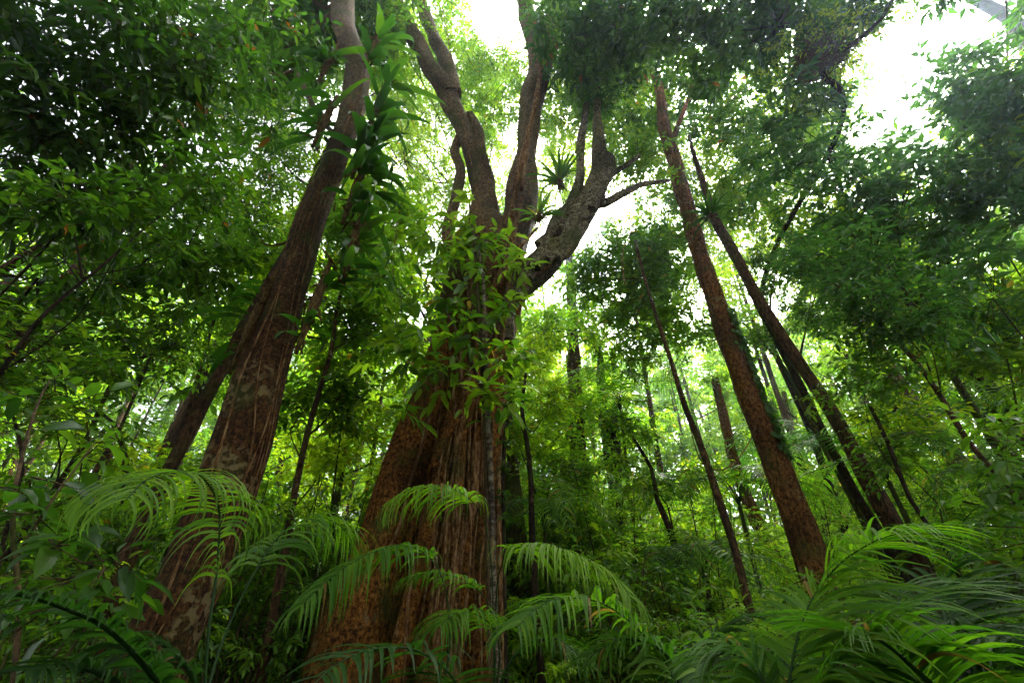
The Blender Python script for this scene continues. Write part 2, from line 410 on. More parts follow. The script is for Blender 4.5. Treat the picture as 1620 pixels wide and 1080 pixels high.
def make_tree(name, label, cat, keys, limbs=(), blobs=(), bark='bark_brown', leaf='leaf_mid', group=None, sides=14, lump=0.12, flute=0.0,
              size=0.12, width=0.38, near=False, nt=6, nl=8, crad=0.38, tone=0.5, droop=0.35, seed=0, auto=True, step=0.25, gapcheck=True, origin=None, limb_r=0.05, trunkname='trunk', keep_z=False, dens=1.0, roots=0, root_mat='bark_root'):
    rg = np.random.default_rng(seed + 100)
    if not keep_z: keys = extend_down(tilt_fix(keys))
    limbs = [tilt_fix(lk) for lk in limbs]
    base = np.array(keys[0][0]) if origin is None else np.asarray(origin)
    root = empty(name, label, cat, base, group)
    path, rad = catmull([k[0] for k in keys], [k[1] for k in keys], step)
    if len(path) > 6:
        w = rg.normal(0, 1, (len(path), 3)); kk = np.ones(5) / 5
        for a in range(3): w[:, a] = np.convolve(w[:, a], kk, 'same')
        path = path + w * rad[:, None] * 0.12
    g = Geo(); tube(g, path, rad, sides, lump=lump, flute=flute, seed=seed)
    g.build(trunkname, M[bark], root, base)
    for q in range(roots):
        n0 = int(rg.integers(0, len(path) // 4)); n1 = int(rg.integers(len(path) // 2, len(path)))
        ii = np.arange(n0, n1); u = np.linspace(0, 1, len(ii))
        an = rg.uniform(-2.8, -0.3) + .5 * np.sin(u * rg.uniform(3, 8) + rg.uniform(0, 6)) + rg.uniform(-1, 1) * u
        pp = path[ii] + (rad[ii] * 1.03)[:, None] * np.stack([np.cos(an), np.sin(an), 0 * an], 1)
        pp, pr = catmull(pp, np.full(len(pp), rg.uniform(.003, .010)), .08)
        gr = Geo(); tube(gr, pp, pr, 6, lump=.2, seed=q); gr.build('climbing_root', M[root_mat], root, base)
    for lk in limbs:
        lp, lr = catmull([k[0] for k in lk], [k[1] for k in lk], 0.18)
        g = Geo(); tube(g, lp, lr, max(7, sides - 4), lump=lump, seed=seed + 3)
        g.build('limb', M[bark], root, base)
    if blobs:
        g = Geo(); nb = 0
        tp = [path] + [catmull([k[0] for k in lk], [k[1] for k in lk], 0.3)[0] for lk in limbs]
        trd = [rad] + [catmull([k[0] for k in lk], [k[1] for k in lk], 0.3)[1] for lk in limbs]
        allp = np.concatenate(tp); allr = np.concatenate(trd)
        for b in blobs:
            c, r, ncl = np.asarray(b[0], float), b[1], b[2]
            tn = b[3] if len(b) > 3 else tone
            pts = blob_points(c, r * (1.0 + .25 * (1 - dens)), int(ncl * dens), rg)
            if gapcheck: pts = pts[~open_sky(pts, 0.12)]
            if len(pts) == 0: continue
            d = (np.linalg.norm(allp - c, axis=1) + np.maximum(0, allp[:, 2] - c[2] + 1.2) * 1.2) * rg.uniform(.85, 1.25, len(allp))
            k = int(np.argmin(d))
            a = allp[k]; r0 = min(allr[k] * 0.5, limb_r * (0.6 + 0.5 * r)) * rg.uniform(.5, 1.0) * (.6 if d[k] > 4 else 1)
            if auto and d[k] < 9:
                m = (a + c) / 2 + rg.normal(0, 0.10, 3) * d[k] + np.array([0, 0, -0.05 * d[k]])
                bp_, br = catmull([a, m, c], [r0, r0 * 0.7, r0 * 0.4], 0.3)
                gl = Geo(); tube(gl, bp_, br, 6, lump=0.1, seed=seed)
                if nb < 8: gl.build('limb', M[bark], root, base); nb += 1
                else: tube(g, bp_, br, 5, mi=1)
            a2 = c + (pts - c) * 0.1
            mid = (a2 + pts) / 2 + rg.normal(0, 0.06, pts.shape) * r
            sticks(g, a2, mid, r0 * 0.3, r0 * 0.2, 1); sticks(g, mid, pts, r0 * 0.2, r0 * 0.1, 1)
            spray(g, pts, crad * rg.uniform(0.75, 1.25, len(pts)), nt, nl, size, width, droop, near, tn, rg=rg)
        if g.n: g.build('crown', [M[leaf], M['twig']], root, base)
    return root

def copy_tree(o, parent=None):
    c = o.copy(); scene.collection.objects.link(c)
    if parent is not None: c.parent = parent
    for ch in list(o.children): copy_tree(ch, c)
    return c

# strap shaped leaflets: base points, directions, side (width) directions
def straps(g, base, d0, L, W, droop, mi, tint, seg=6, fold=0.25, face=None, taper=0.9):
    n = len(base)
    L = np.broadcast_to(L, (n,)).astype(float); W = np.broadcast_to(W, (n,)).astype(float); droop = np.broadcast_to(droop, (n,)).astype(float)
    s = np.linspace(0, 1, seg + 1)
    d0 = nrm(d0)
    ang = droop[:, None] * s[None] ** 1.3                      # bends towards the ground
    step = L[:, None] / seg
    g_ = np.array([0, 0, -1.0])
    gd = nrm(g_ - d0 * (d0 @ g_)[:, None])
    dirs = np.cos(ang)[..., None] * d0[:, None] + np.sin(ang)[..., None] * gd[:, None]
    P = base[:, None] + np.concatenate([np.zeros((n, 1, 3)), np.cumsum(dirs[:, :-1] * step[..., None], 1)], 1)
    if face is None: face = np.tile([0, 0, 1.0], (n, 1))
    fx = face[:, None] - dirs * np.sum(dirs * face[:, None], -1, keepdims=True)
    Nn = nrm(fx + 1e-4); Sd = np.cross(dirs, Nn)
    prof = np.clip(np.minimum(s * 7 + 0.35, 1.0) * (1 - s ** 2.2 * taper), 0.02, 1)
    hw = 0.5 * W[:, None] * prof[None]
    Lf = P - Sd * hw[..., None] + Nn * (hw * fold)[..., None]
    Rt = P + Sd * hw[..., None] + Nn * (hw * fold)[..., None]
    V = np.stack([Lf, P, Rt], 2)                               # n, seg+1, 3, 3
    i = np.arange(seg)
    q = np.concatenate([np.stack([i * 3, i * 3 + 1, i * 3 + 4, i * 3 + 3], -1), np.stack([i * 3 + 1, i * 3 + 2, i * 3 + 5, i * 3 + 4], -1)])
    F = (np.arange(n)[:, None, None] * (seg + 1) * 3 + q[None]).reshape(-1, 4)
    g.add(V.reshape(-1, 3), F, np.full(len(F), 4), mi, np.repeat(np.broadcast_to(tint, (n,)), len(q)), True)

def frond(g, keys, ll, lw, n=34, start=0.25, droop=0.9, sweep=0.5, r0=0.012, tone=0.5, rg=None, rise=0.15, lean=None):
    """pinnate palm frond along the curve through keys; materials 0 leaflet, 1 rachis"""
    rg = rg or rng
    keys = [np.asarray(k, float) for k in keys]
    path, rr = catmull(keys, np.linspace(r0, r0 * 0.25, len(keys)), 0.03)
    tube(g, path, rr, 6, mi=1, tint=0.3)
    s = np.concatenate([[0], np.cumsum(np.linalg.norm(np.diff(path, axis=0), axis=1))]); s /= s[-1]
    u = np.linspace(start, 0.995, n) + rg.normal(0, 0.15 / n, n)
    B = np.stack([np.interp(u, s, path[:, k]) for k in range(3)], -1)
    T = np.stack([np.interp(u, s, np.gradient(path[:, k])) for k in range(3)], -1); T = nrm(T)
    upv = np.tile([0, 0, 1.0] if lean is None else lean, (n, 1))
    U = nrm(upv - T * np.sum(T * upv, 1, keepdims=True)); S = np.cross(T, U)
    v = (u - start) / (1 - start)
    pl = ll * (0.62 + 0.38 * np.sin(np.clip(v * 2.4 + 0.25, 0, PI))) * (1 - 0.45 * v ** 3)
    sw = sweep + 0.75 * v ** 3
    for sg in (-1, 1):
        pl_ = pl * np.where(rg.random(n) < .07, rg.uniform(.05, .6, n), 1)
        d = S * sg + T * sw[:, None] + U * rise + rg.normal(0, 0.07, (n, 3))
        ti = np.clip(tone + rg.normal(0, 0.14, n), 0, .95); ti[rg.random(n) < .015] = 1.0
        fc = nrm(U + S * sg * -0.1 + rg.normal(0, 0.12, (n, 3)))
        straps(g, B, d, pl_ * rg.uniform(0.84, 1.12, n), lw * rg.uniform(0.85, 1.1, n) * (1 - 0.3 * v), droop * rg.uniform(0.75, 1.25, n), 0, ti, 7, 0.22, fc)

def make_palm(name, label, center, fronds, stem_top=None, group=None, fm='frond', stem_r=0.035, cat='palm'):
    """center: crown point; fronds: list of dict(keys, ll, lw, ...)"""
    c = np.asarray(center, float)
    base = np.array([c[0], c[1], 0.0])
    root = empty(name, label, cat, base, group)
    g = Geo(); tube(g, *catmull([base + [0.02, 0, -0.1], (base + c) / 2 + [0.02, 0.02, 0], c], [stem_r * 1.2, stem_r, stem_r * 0.8], 0.1), 9, lump=0.1)
    g.build('stem', M['bark_moss'], root, base)
    for k, f in enumerate(fronds):
        g = Geo(); f = dict(f); keys = [c] + list(f.pop('keys'))
        m = f.pop('mat', fm)
        frond(g, keys, rg=np.random.default_rng(k + int(abs(c[0]) * 100)), **f)
        g.build('frond', [M[m], M['frond_dark']], root, base)
    return root

# ------------------------------------------------------------------ ground
g = Geo(); nx = 90
xs = np.linspace(-130, 130, nx); X, Yg = np.meshgrid(xs, xs + 30)
Zg = 0.10 * np.sin(X * 0.4 + 1) * np.cos(Yg * 0.33) + 0.06 * np.sin(X * 1.1 + Yg * 0.7) - 0.08
V = np.stack([X, Yg, Zg], -1).reshape(-1, 3)
i = np.arange(nx - 1)[:, None] * nx + np.arange(nx - 1)[None]
q = np.stack([i, i + 1, i + nx + 1, i + nx], -1).reshape(-1, 4)
g.add(V, q, np.full(len(q), 4), 0, 0.5, True)
go = g.build('ground', ground_mat()); go['kind'] = 'structure'

# ------------------------------------------------------------------ the buttressed fig
FIGY = 7.0
edges = [(1060, 478, 802), (1000, 498, 800), (950, 520, 798), (900, 545, 796), (850, 566, 794), (800, 584, 794), (750, 602, 794), (700, 622, 796),
         (650, 645, 798), (600, 664, 800), (560, 680, 801), (520, 692, 806), (480, 700, 815), (450, 706, 822), (420, 712, 820), (385, 722, 812), (355, 735, 800), (330, 748, 785)]
EZ, EL, ER = [], [], []
for (py, xl, xr) in edges:
    a, b = at(xl, py, FIGY), at(xr, py, FIGY)
    EZ.append(a[2]); EL.append(a[0]); ER.append(b[0])
EZ = np.array(EZ); EL = np.array(EL); ER = np.array(ER)
z0, slope = EZ[0], (EL[0] - EL[2]) / (EZ[2] - EZ[0])
EZ = np.concatenate([[-0.3], EZ]); EL = np.concatenate([[EL[0] - slope * (z0 + 0.3) * 1.3], EL]); ER = np.concatenate([[ER[0] + 0.25], ER])
fig_base = np.array([(EL[0] + ER[0]) / 2, FIGY, 0.0])
fig = empty('buttressed_fig_tree', 'huge buttressed brown fig tree in the centre, draped with woody roots', 'tree', fig_base)
nz, nth = 240, 420
zz = np.linspace(-0.3, EZ[-1], nz)
th = np.linspace(0, 2 * PI, nth, endpoint=False)
cx = np.interp(zz, EZ, (EL + ER) / 2); hw = np.interp(zz, EZ, (ER - EL) / 2)
# rounded columns, angle measured from +X, the camera side is -90 degrees
cols = [(-176, 24, 1.0), (-137, 31, 1.04), (-84, 12, .80), (-63, 11, 1.0), (-43, 10, .84), (-24, 12, 1.02), (-2, 12, .9), (22, 20, 1.0), (60, 24, 1.0), (105, 28, 1.0), (150, 26, 1.0)]
gf = Geo(); lr = np.random.default_rng(3)
Rr = np.zeros((nz, nth))
flare = np.interp(zz, [-0.3, 1.5, 3.2, 4.6, 7.5], [1.35, 1.25, 0.95, 0.5, 0.22])
for k, (a, w, h) in enumerate(cols):
    drift = R_(lr.uniform(-6, 6)) * np.sin(zz * 0.7 + k) + R_(6) * (zz / 8) * lr.uniform(-1, 1)
    d = (th[None] - R_(a) - drift[:, None] + PI) % (2 * PI) - PI
    ww = R_(w) * (1.0 + 0.15 * np.sin(zz * 1.3 + k * 2))[:, None]
    b = np.sqrt(np.clip(1 - (d / ww) ** 2, 0, 1)) * h
    Rr = np.maximum(Rr, b)
Rr = 1 - flare[:, None] * 0.50 * (1 - Rr)
lum = np.zeros((nz, nth))
for k in range(14):
    lum += np.sin(lr.integers(1, 9) * th[None] + lr.uniform(0.5, 6) * zz[:, None] + lr.uniform(0, 6)) / 14
Rr *= 1 + 0.10 * lum
wob = 0.5 * np.sin(zz * 0.9)[:, None] + 0.3 * np.sin(zz * 2.3 + 1)[:, None]
Rr *= 1 + 0.030 * (np.abs(np.sin(8.5 * th[None] + wob)) - .6) + 0.018 * (np.abs(np.sin(19 * th[None] + 2 * wob + 1)) - .6)
Rr *= 1 + lr.normal(0, .004, Rr.shape)
depth = np.interp(zz, [-0.3, 2, 6, 9], [0.80, 0.85, 1.0, 1.0])
Vx = cx[:, None] + hw[:, None] * Rr * np.cos(th)[None]
Vy = FIGY + hw[:, None] * depth[:, None] * Rr * np.sin(th)[None]
V = np.stack([Vx, Vy, np.repeat(zz[:, None], nth, 1)], -1)
i = np.arange(nz - 1)[:, None]; j = np.arange(nth)[None]
q = np.stack([i * nth + j, i * nth + (j + 1) % nth, (i + 1) * nth + (j + 1) % nth, (i + 1) * nth + j], -1).reshape(-1, 4)
gf.add(V.reshape(-1, 3), q, np.full(len(q), 4), 0, 0.5, True)
gf.add(V[-1], np.arange(nth), [nth])
trunk = gf.build('trunk', M['bark_fig'], fig, fig_base)
fig_bvh = BVHTree.FromPolygons([Vector(v) for v in V.reshape(-1, 3)], [tuple(int(a) for a in f) for f in q])
def on_fig(px, py, off=0.0):
    d = Vector(ray(px, py)).normalized()
    h = fig_bvh.ray_cast(Vector(CAM), d)
    if h[0] is None: return np.array(at(px, py, FIGY - 0.5))
    return np.array(h[0] - d * off)
def part_tube(name, pts, rads, mat, root, base, sides=10, lump=0.12, step=0.12, seed=0):
    p, r = catmull(pts, rads, step); g = Geo(); tube(g, p, r, sides, lump=lump, seed=seed)
    return g.build(name, M[mat], root, base)
# limbs of the fig
def limb(keys, seed, sides=18, lump=0.22, mat='bark_fig'):
    ks = tilt_fix([K(*k) for k in keys])
    part_tube('limb', [k[0] for k in ks], [k[1] for k in ks], mat, fig, fig_base, sides, lump, 0.07, seed)
limb([(745, 540, 7.0, 96), (752, 440, 7.0, 84), (766, 360, 6.9, 52), (766, 310, 6.8, 34), (756, 270, 6.7, 32), (737, 218, 6.5, 29), (711, 155, 6.3, 33), (670, 88, 6.0, 31), (645, 40, 5.9, 28), (621, -5, 5.7, 26), (600, -50, 5.5, 28)], 1)
limb([(716, 150, 6.25, 30), (704, 95, 6.2, 26), (685, 57, 6.1, 22), (664, 0, 6.0, 20), (652, -50, 5.9, 20)], 2)
limb([(772, 360, 6.75, 18), (774, 300, 6.7, 18), (764, 250, 6.55, 17), (755, 205, 6.4, 15), (742, 180, 6.35, 12)], 10, 12)
limb([(752, 450, 6.9, 26), (736, 410, 6.8, 18), (712, 390, 6.7, 17), (710, 350, 6.7, 17), (722, 310, 6.6, 17), (728, 270, 6.6, 16), (720, 240, 6.6, 15), (730, 205, 6.5, 12)], 3, 12)
limb([(775, 520, 7.0, 80), (792, 440, 6.9, 72), (812, 380, 6.9, 56), (828, 311, 6.8, 42), (833, 233, 6.7, 33), (841, 155, 6.5, 34), (851, 100, 6.4, 33), (848, 70, 6.3, 30), (838, 40, 6.2, 27), (828, 0, 6.1, 25), (820, -50, 6.0, 24)], 4)
limb([(806, 400, 6.7, 18), (808, 311, 6.65, 17), (822, 250, 6.55, 18), (846, 180, 6.45, 18), (862, 110, 6.35, 22), (869, 52, 6.3, 18), (880, 0, 6.2, 20), (895, -40, 6.1, 18)], 5, 14)
limb([(780, 540, 7.0, 76), (800, 490, 6.9, 62), (824, 440, 6.8, 54), (860, 406, 6.7, 56), (896, 360, 6.6, 60), (924, 322, 6.5, 48), (940, 296, 6.5, 38), (952, 270, 6.4, 29), (950, 225, 6.3, 20), (944, 190, 6.3, 14), (946, 160, 6.2, 12)], 6, 32, 0.42, 'bark_limb')
limb([(925, 320, 6.5, 30), (955, 320, 6.45, 24), (985, 306, 6.4, 18), (1020, 292, 6.4, 14), (1060, 285, 6.4, 11)], 7, 14, .35, 'bark_limb')
limb([(945, 290, 6.4, 26), (968, 275, 6.4, 18), (990, 262, 6.35, 12), (1012, 245, 6.3, 8)], 8, 14, .35, 'bark_limb')
limb([(905, 335, 6.5, 26), (916, 290, 6.5, 16), (918, 255, 6.5, 13), (919, 215, 6.4, 12), (930, 165, 6.3, 10)], 9, 14, .35, 'bark_limb')
limb([(776, 560, 6.9, 34), (764, 480, 6.75, 28), (768, 420, 6.7, 22), (760, 360, 6.7, 16)], 12, 10)
for kk, pts_ in enumerate([[(760, 540), (772, 480), (790, 430), (820, 395), (850, 360)], [(790, 560), (800, 500), (806, 450), (812, 380), (826, 310)], [(735, 560), (745, 480), (742, 420), (756, 370)], [(815, 480), (840, 440), (870, 420), (905, 395)], [(825, 300), (836, 220), (850, 150), (858, 90)], [(775, 470), (800, 420), (808, 360), (815, 300), (838, 200)]]):
    ks = tilt_fix([K(x, y, 6.4 - .0008 * (560 - y), 6 + 2 * (kk % 3)) for x, y in pts_])
    part_tube('aerial_root', [a[0] for a in ks], [a[1] for a in ks], 'bark_root', fig, fig_base, 8, 0.2, 0.08, 130 + kk)
# bulging root knots on the right limb
for k, (pp, w) in enumerate([([(848, 425), (868, 392), (893, 380), (905, 352), (930, 345)], 20), ([(865, 412), (888, 398), (912, 378), (925, 352)], 17), ([(852, 388), (876, 366), (900, 356), (918, 325)], 14),
                             ([(880, 410), (905, 392), (918, 368), (912, 352)], 15), ([(900, 345), (922, 336), (940, 312), (955, 292), (960, 262)], 14), ([(838, 440), (850, 412), (880, 402), (900, 372), (928, 350)], 10),
                             ([(935, 330), (938, 300), (962, 282), (966, 255), (955, 245)], 12), ([(820, 470), (832, 430), (858, 396), (868, 372)], 12), ([(905, 368), (890, 352), (905, 330), (930, 318)], 11)]):
    ks = [K(x, y, 6.22 + .03 * (k % 3), w) for x, y in pp]
    part_tube('root_knot', [a[0] for a in ks], [a[1] * 1.1 for a in ks], 'bark_limb', fig, fig_base, 14, 0.4, 0.05, 30 + k)
# roots draped over the trunk
roots = [
    ([(742, 625), (722, 665), (700, 700), (688, 740)], 15, 'bark_fig'), ([(772, 470), (750, 560), (735, 640), (722, 720), (708, 800), (690, 900), (672, 1070)], 7, 'bark_root'),
    ([(738, 600), (728, 680), (715, 780), (708, 880), (700, 960), (684, 1075)], 9, 'bark_root'), ([(690, 610), (668, 700), (650, 760), (632, 830), (600, 900)], 6, 'bark_root'),
    ([(790, 640), (788, 740), (790, 840), (795, 1000), (798, 1075)], 10, 'bark_root'), ([(752, 700), (748, 800), (730, 850), (722, 940), (718, 1075)], 15, 'bark_root'),
    ([(735, 660), (716, 720), (700, 790), (690, 860)], 4, 'bark_root'), ([(722, 660), (700, 700), (675, 760), (655, 830), (640, 880)], 11, 'bark_fig'),
    ([(790, 480), (782, 560), (770, 620), (764, 700), (760, 800)], 5, 'bark_root'), ([(750, 330), (742, 420), (732, 500), (730, 600), (742, 640)], 6, 'bark_root'),
    ([(655, 900), (645, 960), (640, 1075)], 6, 'bark_root'), ([(700, 640), (690, 700), (670, 800), (650, 900), (625, 1010)], 5, 'bark_root'),
    ([(800, 560), (798, 650), (796, 760), (793, 820)], 6, 'bark_root')]
for k, (pp, w, m) in enumerate(roots):
    ks = []
    for (x, y) in pp:
        p = on_fig(x, y, 0.05); t = (p - CAM) @ FW
        ks.append((p, 0.5 * w / FPX * t))
    part_tube('aerial_root', [a[0] for a in ks], [a[1] for a in ks], m, fig, fig_base, 8, 0.15, 0.08, 50 + k)
lr2 = np.random.default_rng(8)
for k in range(13):
    x0 = lr2.uniform(695, 792); y0 = lr2.uniform(600, 760); x1 = x0 - (800 - x0) * lr2.uniform(.15, .55) + lr2.normal(0, 8); w0 = lr2.uniform(2.5, 6)
    ks = []
    for u in np.linspace(0, 1, 6):
        p = on_fig(x0 + (x1 - x0) * u + lr2.normal(0, 4), y0 + (1075 - y0) * u, .04 + .10 * math.sin(PI * u)); ks.append((p, .5 * w0 / FPX * ((p - CAM) @ FW)))
    part_tube('aerial_root', [a[0] for a in ks], [a[1] for a in ks], 'bark_root', fig, fig_base, 7, 0.15, 0.08, 170 + k)
# sparse high crown of the fig
g = Geo(); cl = []
for (px, py, d, r, n) in [(560, 40, 15, 1.6, 60), (620, 90, 15, 1.2, 30), (720, 60, 17, 1.5, 40), (800, 120, 18, 1.6, 50), (680, -20, 16, 2.0, 40), (890, 20, 16, 1.5, 60), (900, 150, 16, 1.6, 60),
                          (760, 170, 19, 1.8, 60), (960, 150, 14, 1.1, 40), (1010, 260, 12, 0.8, 30), (820, -30, 17, 2.0, 40), (950, 60, 15, 1.6, 70)]:
    pts = blob_points(atd(px, py, d), r, n, rng); pts = pts[~open_sky(pts, 0.2)]; cl.append(pts)
    c = atd(px, py, d)
    sticks(g, c + (pts - c) * .55, pts, 0.012, 0.005, 1)
cl = np.concatenate(cl)
spray(g, cl, 0.42, 6, 8, 0.13, 0.42, 0.3, False, 0.6)
g.build('crown', [M['leaf_mid'], M['twig']], fig, fig_base)

# ------------------------------------------------------------------ the leaning trunk on the left and its neighbours
LY = 4.2
left_keys = [K(*k) for k in [(262, 1010, LY, 150), (330, 850, LY, 122), (380, 720, LY, 102), (410, 605, LY, 86), (456, 460, LY, 60), (494, 345, LY, 50), (536, 240, LY, 42), (562, 165, LY, 40), (566, 110, LY, 40), (549, 55, LY, 38), (543, 0, LY, 36), (550, -60, LY, 36)]]
make_tree('leaning_tree', 'big dark leaning trunk on the left with pale lichen patches and strap leaves', 'tree', left_keys,
          blobs=[(atd(470, -20, 15), 1.6, 50, .3), (atd(430, 90, 14), 1.3, 50, .35), (atd(500, 40, 15), 1.0, 36, .4), (atd(600, 15, 15), 1.0, 26, .5)], bark='bark_left', leaf='leaf_dark', sides=36, lump=0.10, flute=0.03, roots=7, seed=1, size=0.2, near=True,
          limbs=[[K(*k) for k in [(545, 225, 4.2, 12), (508, 190, 4.3, 10), (482, 140, 4.4, 10), (466, 112, 4.4, 12), (446, 120, 4.4, 10), (430, 118, 4.4, 8), (433, 142, 4.4, 4)]]])
make_tree('slender_tree', 'slimmer mossy trunk leaning just behind the big leaning trunk', 'tree',
          [K(*k) for k in [(172, 960, 6.0, 40), (214, 850, 6.0, 36), (272, 735, 6.0, 30), (322, 640, 6.0, 26), (370, 550, 6.0, 22), (400, 490, 6.0, 20), (455, 400, 6.0, 18), (500, 300, 6, 12)]],
          blobs=[(atd(400, 330, 11), 1.2, 50), (atd(430, 230, 12), 1.3, 45), (atd(480, 400, 10), 1.0, 35)], bark='bark_brown', leaf='leaf_mid', seed=2)
make_tree('shady_tree', 'upper of two dark trunks slanting in from the left edge', 'tree',
          [K(*k) for k in [(-150, 520, 5.5, 50), (-20, 440, 5.5, 40), (60, 395, 5.5, 34), (112, 358, 5.6, 28), (180, 290, 5.7, 22), (240, 200, 5.8, 16), (280, 120, 5.9, 10)]],
          blobs=[(atd(x, y, d), r, n, t) for x, y, d, r, n, t in [
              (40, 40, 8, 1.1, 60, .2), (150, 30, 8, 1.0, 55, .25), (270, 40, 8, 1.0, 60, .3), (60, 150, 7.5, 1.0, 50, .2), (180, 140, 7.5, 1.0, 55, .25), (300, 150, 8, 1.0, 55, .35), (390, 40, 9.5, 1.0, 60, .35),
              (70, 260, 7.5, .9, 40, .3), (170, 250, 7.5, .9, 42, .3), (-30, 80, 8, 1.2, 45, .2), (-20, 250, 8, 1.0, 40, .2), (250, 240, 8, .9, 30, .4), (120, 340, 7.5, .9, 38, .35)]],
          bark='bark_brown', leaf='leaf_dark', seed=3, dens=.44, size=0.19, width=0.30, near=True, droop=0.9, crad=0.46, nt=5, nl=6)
make_tree('shady_tree', 'lower of two dark trunks slanting in from the left edge, half hidden by leaves', 'tree',
          [K(*k) for k in [(-200, 760, 6.5, 62), (-60, 640, 6.5, 52), (0, 575, 6.5, 46), (70, 490, 6.6, 42), (150, 400, 6.8, 36), (230, 310, 7, 28), (290, 230, 7.1, 18)]],
          blobs=[(atd(x, y, d), r, n, t) for x, y, d, r, n, t in [
              (60, 440, 8.5, 1.0, 30, .4), (170, 460, 9, 1.1, 40, .45), (270, 380, 9, 1.1, 45, .5), (300, 480, 10, 1.2, 50, .5), (240, 560, 9, 1.0, 35, .4), (40, 540, 8, .9, 22, .3), (330, 400, 10, 1.0, 40, .55)]],
          bark='bark_brown', leaf='leaf_dark', seed=4, dens=.5, size=0.17, near=True, droop=0.6, nt=5, nl=7)
make_tree('sloping_branch_sapling', 'thin dark bare stem sloping up from the left edge into the leaves', 'sapling',
          [K(*k) for k in [(-60, 640, 3.6, 16), (0, 590, 3.6, 14), (50, 520, 3.6, 12), (100, 470, 3.6, 11), (158, 424, 3.7, 9), (230, 360, 3.8, 6), (330, 285, 3.9, 4)]],
          limbs=[[K(*k) for k in [(130, 440, 3.65, 6), (120, 380, 3.7, 4), (100, 330, 3.75, 3), (85, 290, 3.8, 2)]], [K(*k) for k in [(125, 445, 3.65, 5), (90, 400, 3.7, 3), (40, 390, 3.7, 2)]]],
          blobs=[(atd(90, 320, 5), .35, 12, .4), (atd(330, 280, 5.4), .4, 14, .4), (atd(220, 340, 5.2), .35, 10, .4)], bark='bark_dark', leaf='leaf_dark', seed=5, size=0.11, near=True, sides=8, crad=0.22, nt=4, nl=6)
make_tree('mossy_stump', 'broken reddish mossy trunk leaning in the lower left undergrowth', 'tree stump',
          [K(*k) for k in [(60, 900, 6.5, 26), (110, 830, 6.5, 24), (140, 775, 6.5, 22), (170, 718, 6.5, 20), (176, 706, 6.5, 8)]], bark='bark_brown', seed=6, auto=False)
make_tree('forked_sapling', 'dark forked sapling left of the drooping palm, open sky behind', 'sapling',
          [K(*k) for k in [(45, 830, 6, 16), (95, 760, 6, 14), (140, 690, 6, 12), (160, 640, 6, 10), (185, 590, 6, 7), (210, 540, 6, 5)]],
          limbs=[[K(*k) for k in [(195, 800, 6.2, 12), (198, 730, 6.1, 11), (180, 670, 6, 9), (145, 640, 6, 6), (130, 590, 6, 4)]], [K(*k) for k in [(185, 690, 6, 7), (215, 620, 6, 6), (240, 560, 6, 4)]]],
          blobs=[(atd(60, 560, 8), .9, 22, .4), (atd(250, 520, 9), 1.0, 26, .5), (atd(110, 690, 8), .7, 16, .4)], bark='bark_dark', leaf='leaf_mid', seed=7, sides=8, nt=5, nl=6)
make_tree('thin_sapling', 'thin brown sapling between the leaning trunk and the buttressed fig', 'sapling',
          [K(*k) for k in [(448, 880, 6.5, 14), (468, 770, 6.5, 12), (485, 690, 6.5, 11), (505, 620, 6.5, 9), (524, 555, 6.5, 8), (535, 480, 6.5, 6), (560, 400, 6.5, 4)]],
          blobs=[(atd(x, y, d), r, n, t) for x, y, d, r, n, t in [(540, 620, 8.6, .7, 26, .6), (490, 640, 9, .6, 20, .5), (560, 520, 9, .9, 36, .55), (600, 440, 9.5, .9, 40, .5), (560, 350, 10, 1.0, 40, .5), (630, 350, 10.5, .9, 34, .6), (620, 540, 9.5, .7, 26, .6)]],
          bark='bark_brown', leaf='leaf_mid', seed=8, sides=8, near=True, size=0.17, nt=5, nl=6)

# ------------------------------------------------------------------ trunks on the right
r1 = [K(*k) for k in [(1300, 935, 8, 70), (1285, 890, 8, 64), (1255, 800, 8, 56), (1213, 700, 8, 47), (1172, 590, 8, 40), (1132, 475, 8, 33), (1095, 360, 8, 27), (1068, 260, 8, 24), (1050, 200, 8, 20), (1040, 130, 8, 13), (1012, 66, 8, 11), (990, 0, 8, 10), (985, -50, 8, 9)]]
make_tree('red_barked_tree', 'stout reddish mossy trunk at right centre carrying a column of small shingle leaves', 'tree', r1,
          limbs=[[K(*k) for k in [(1060, 235, 8, 12), (1080, 180, 8, 8), (1110, 110, 7.9, 6), (1150, 60, 7.8, 4)]], [K(*k) for k in [(1034, 110, 8, 8), (1000, 80, 8, 6), (950, 40, 7.9, 4)]]],
          blobs=[(atd(x, y, d), r, n, t) for x, y, d, r, n, t in [
              (915, 60, 13, 1.0, 55, .25), (985, 40, 13, 1.3, 85, .25), (1070, 40, 13, 1.4, 95, .25), (1150, 50, 13, 1.3, 85, .3), (940, 130, 13.5, .9, 40, .35), (1010, 120, 18.5, 1.4, 55, .4), (1090, 130, 18.5, 1.6, 60, .4),
              (1170, 150, 16, 1.3, 55, .4), (1230, 40, 13, 1.1, 60, .35), (1000, -40, 14, 1.6, 60, .3), (1150, -40, 14, 1.6, 60, .3), (1270, -10, 14, 1.2, 50, .3), (1150, 210, 18, 1.2, 40, .45), (1300, 20, 14, .9, 34, .4), (1000, 190, 18, 1.0, 22, .5)]],
          bark='bark_red', leaf='leaf_dark', sides=32, lump=0.10, roots=4, auto=False, seed=9, dens=.5, size=0.21, width=0.42, nt=5, nl=7)
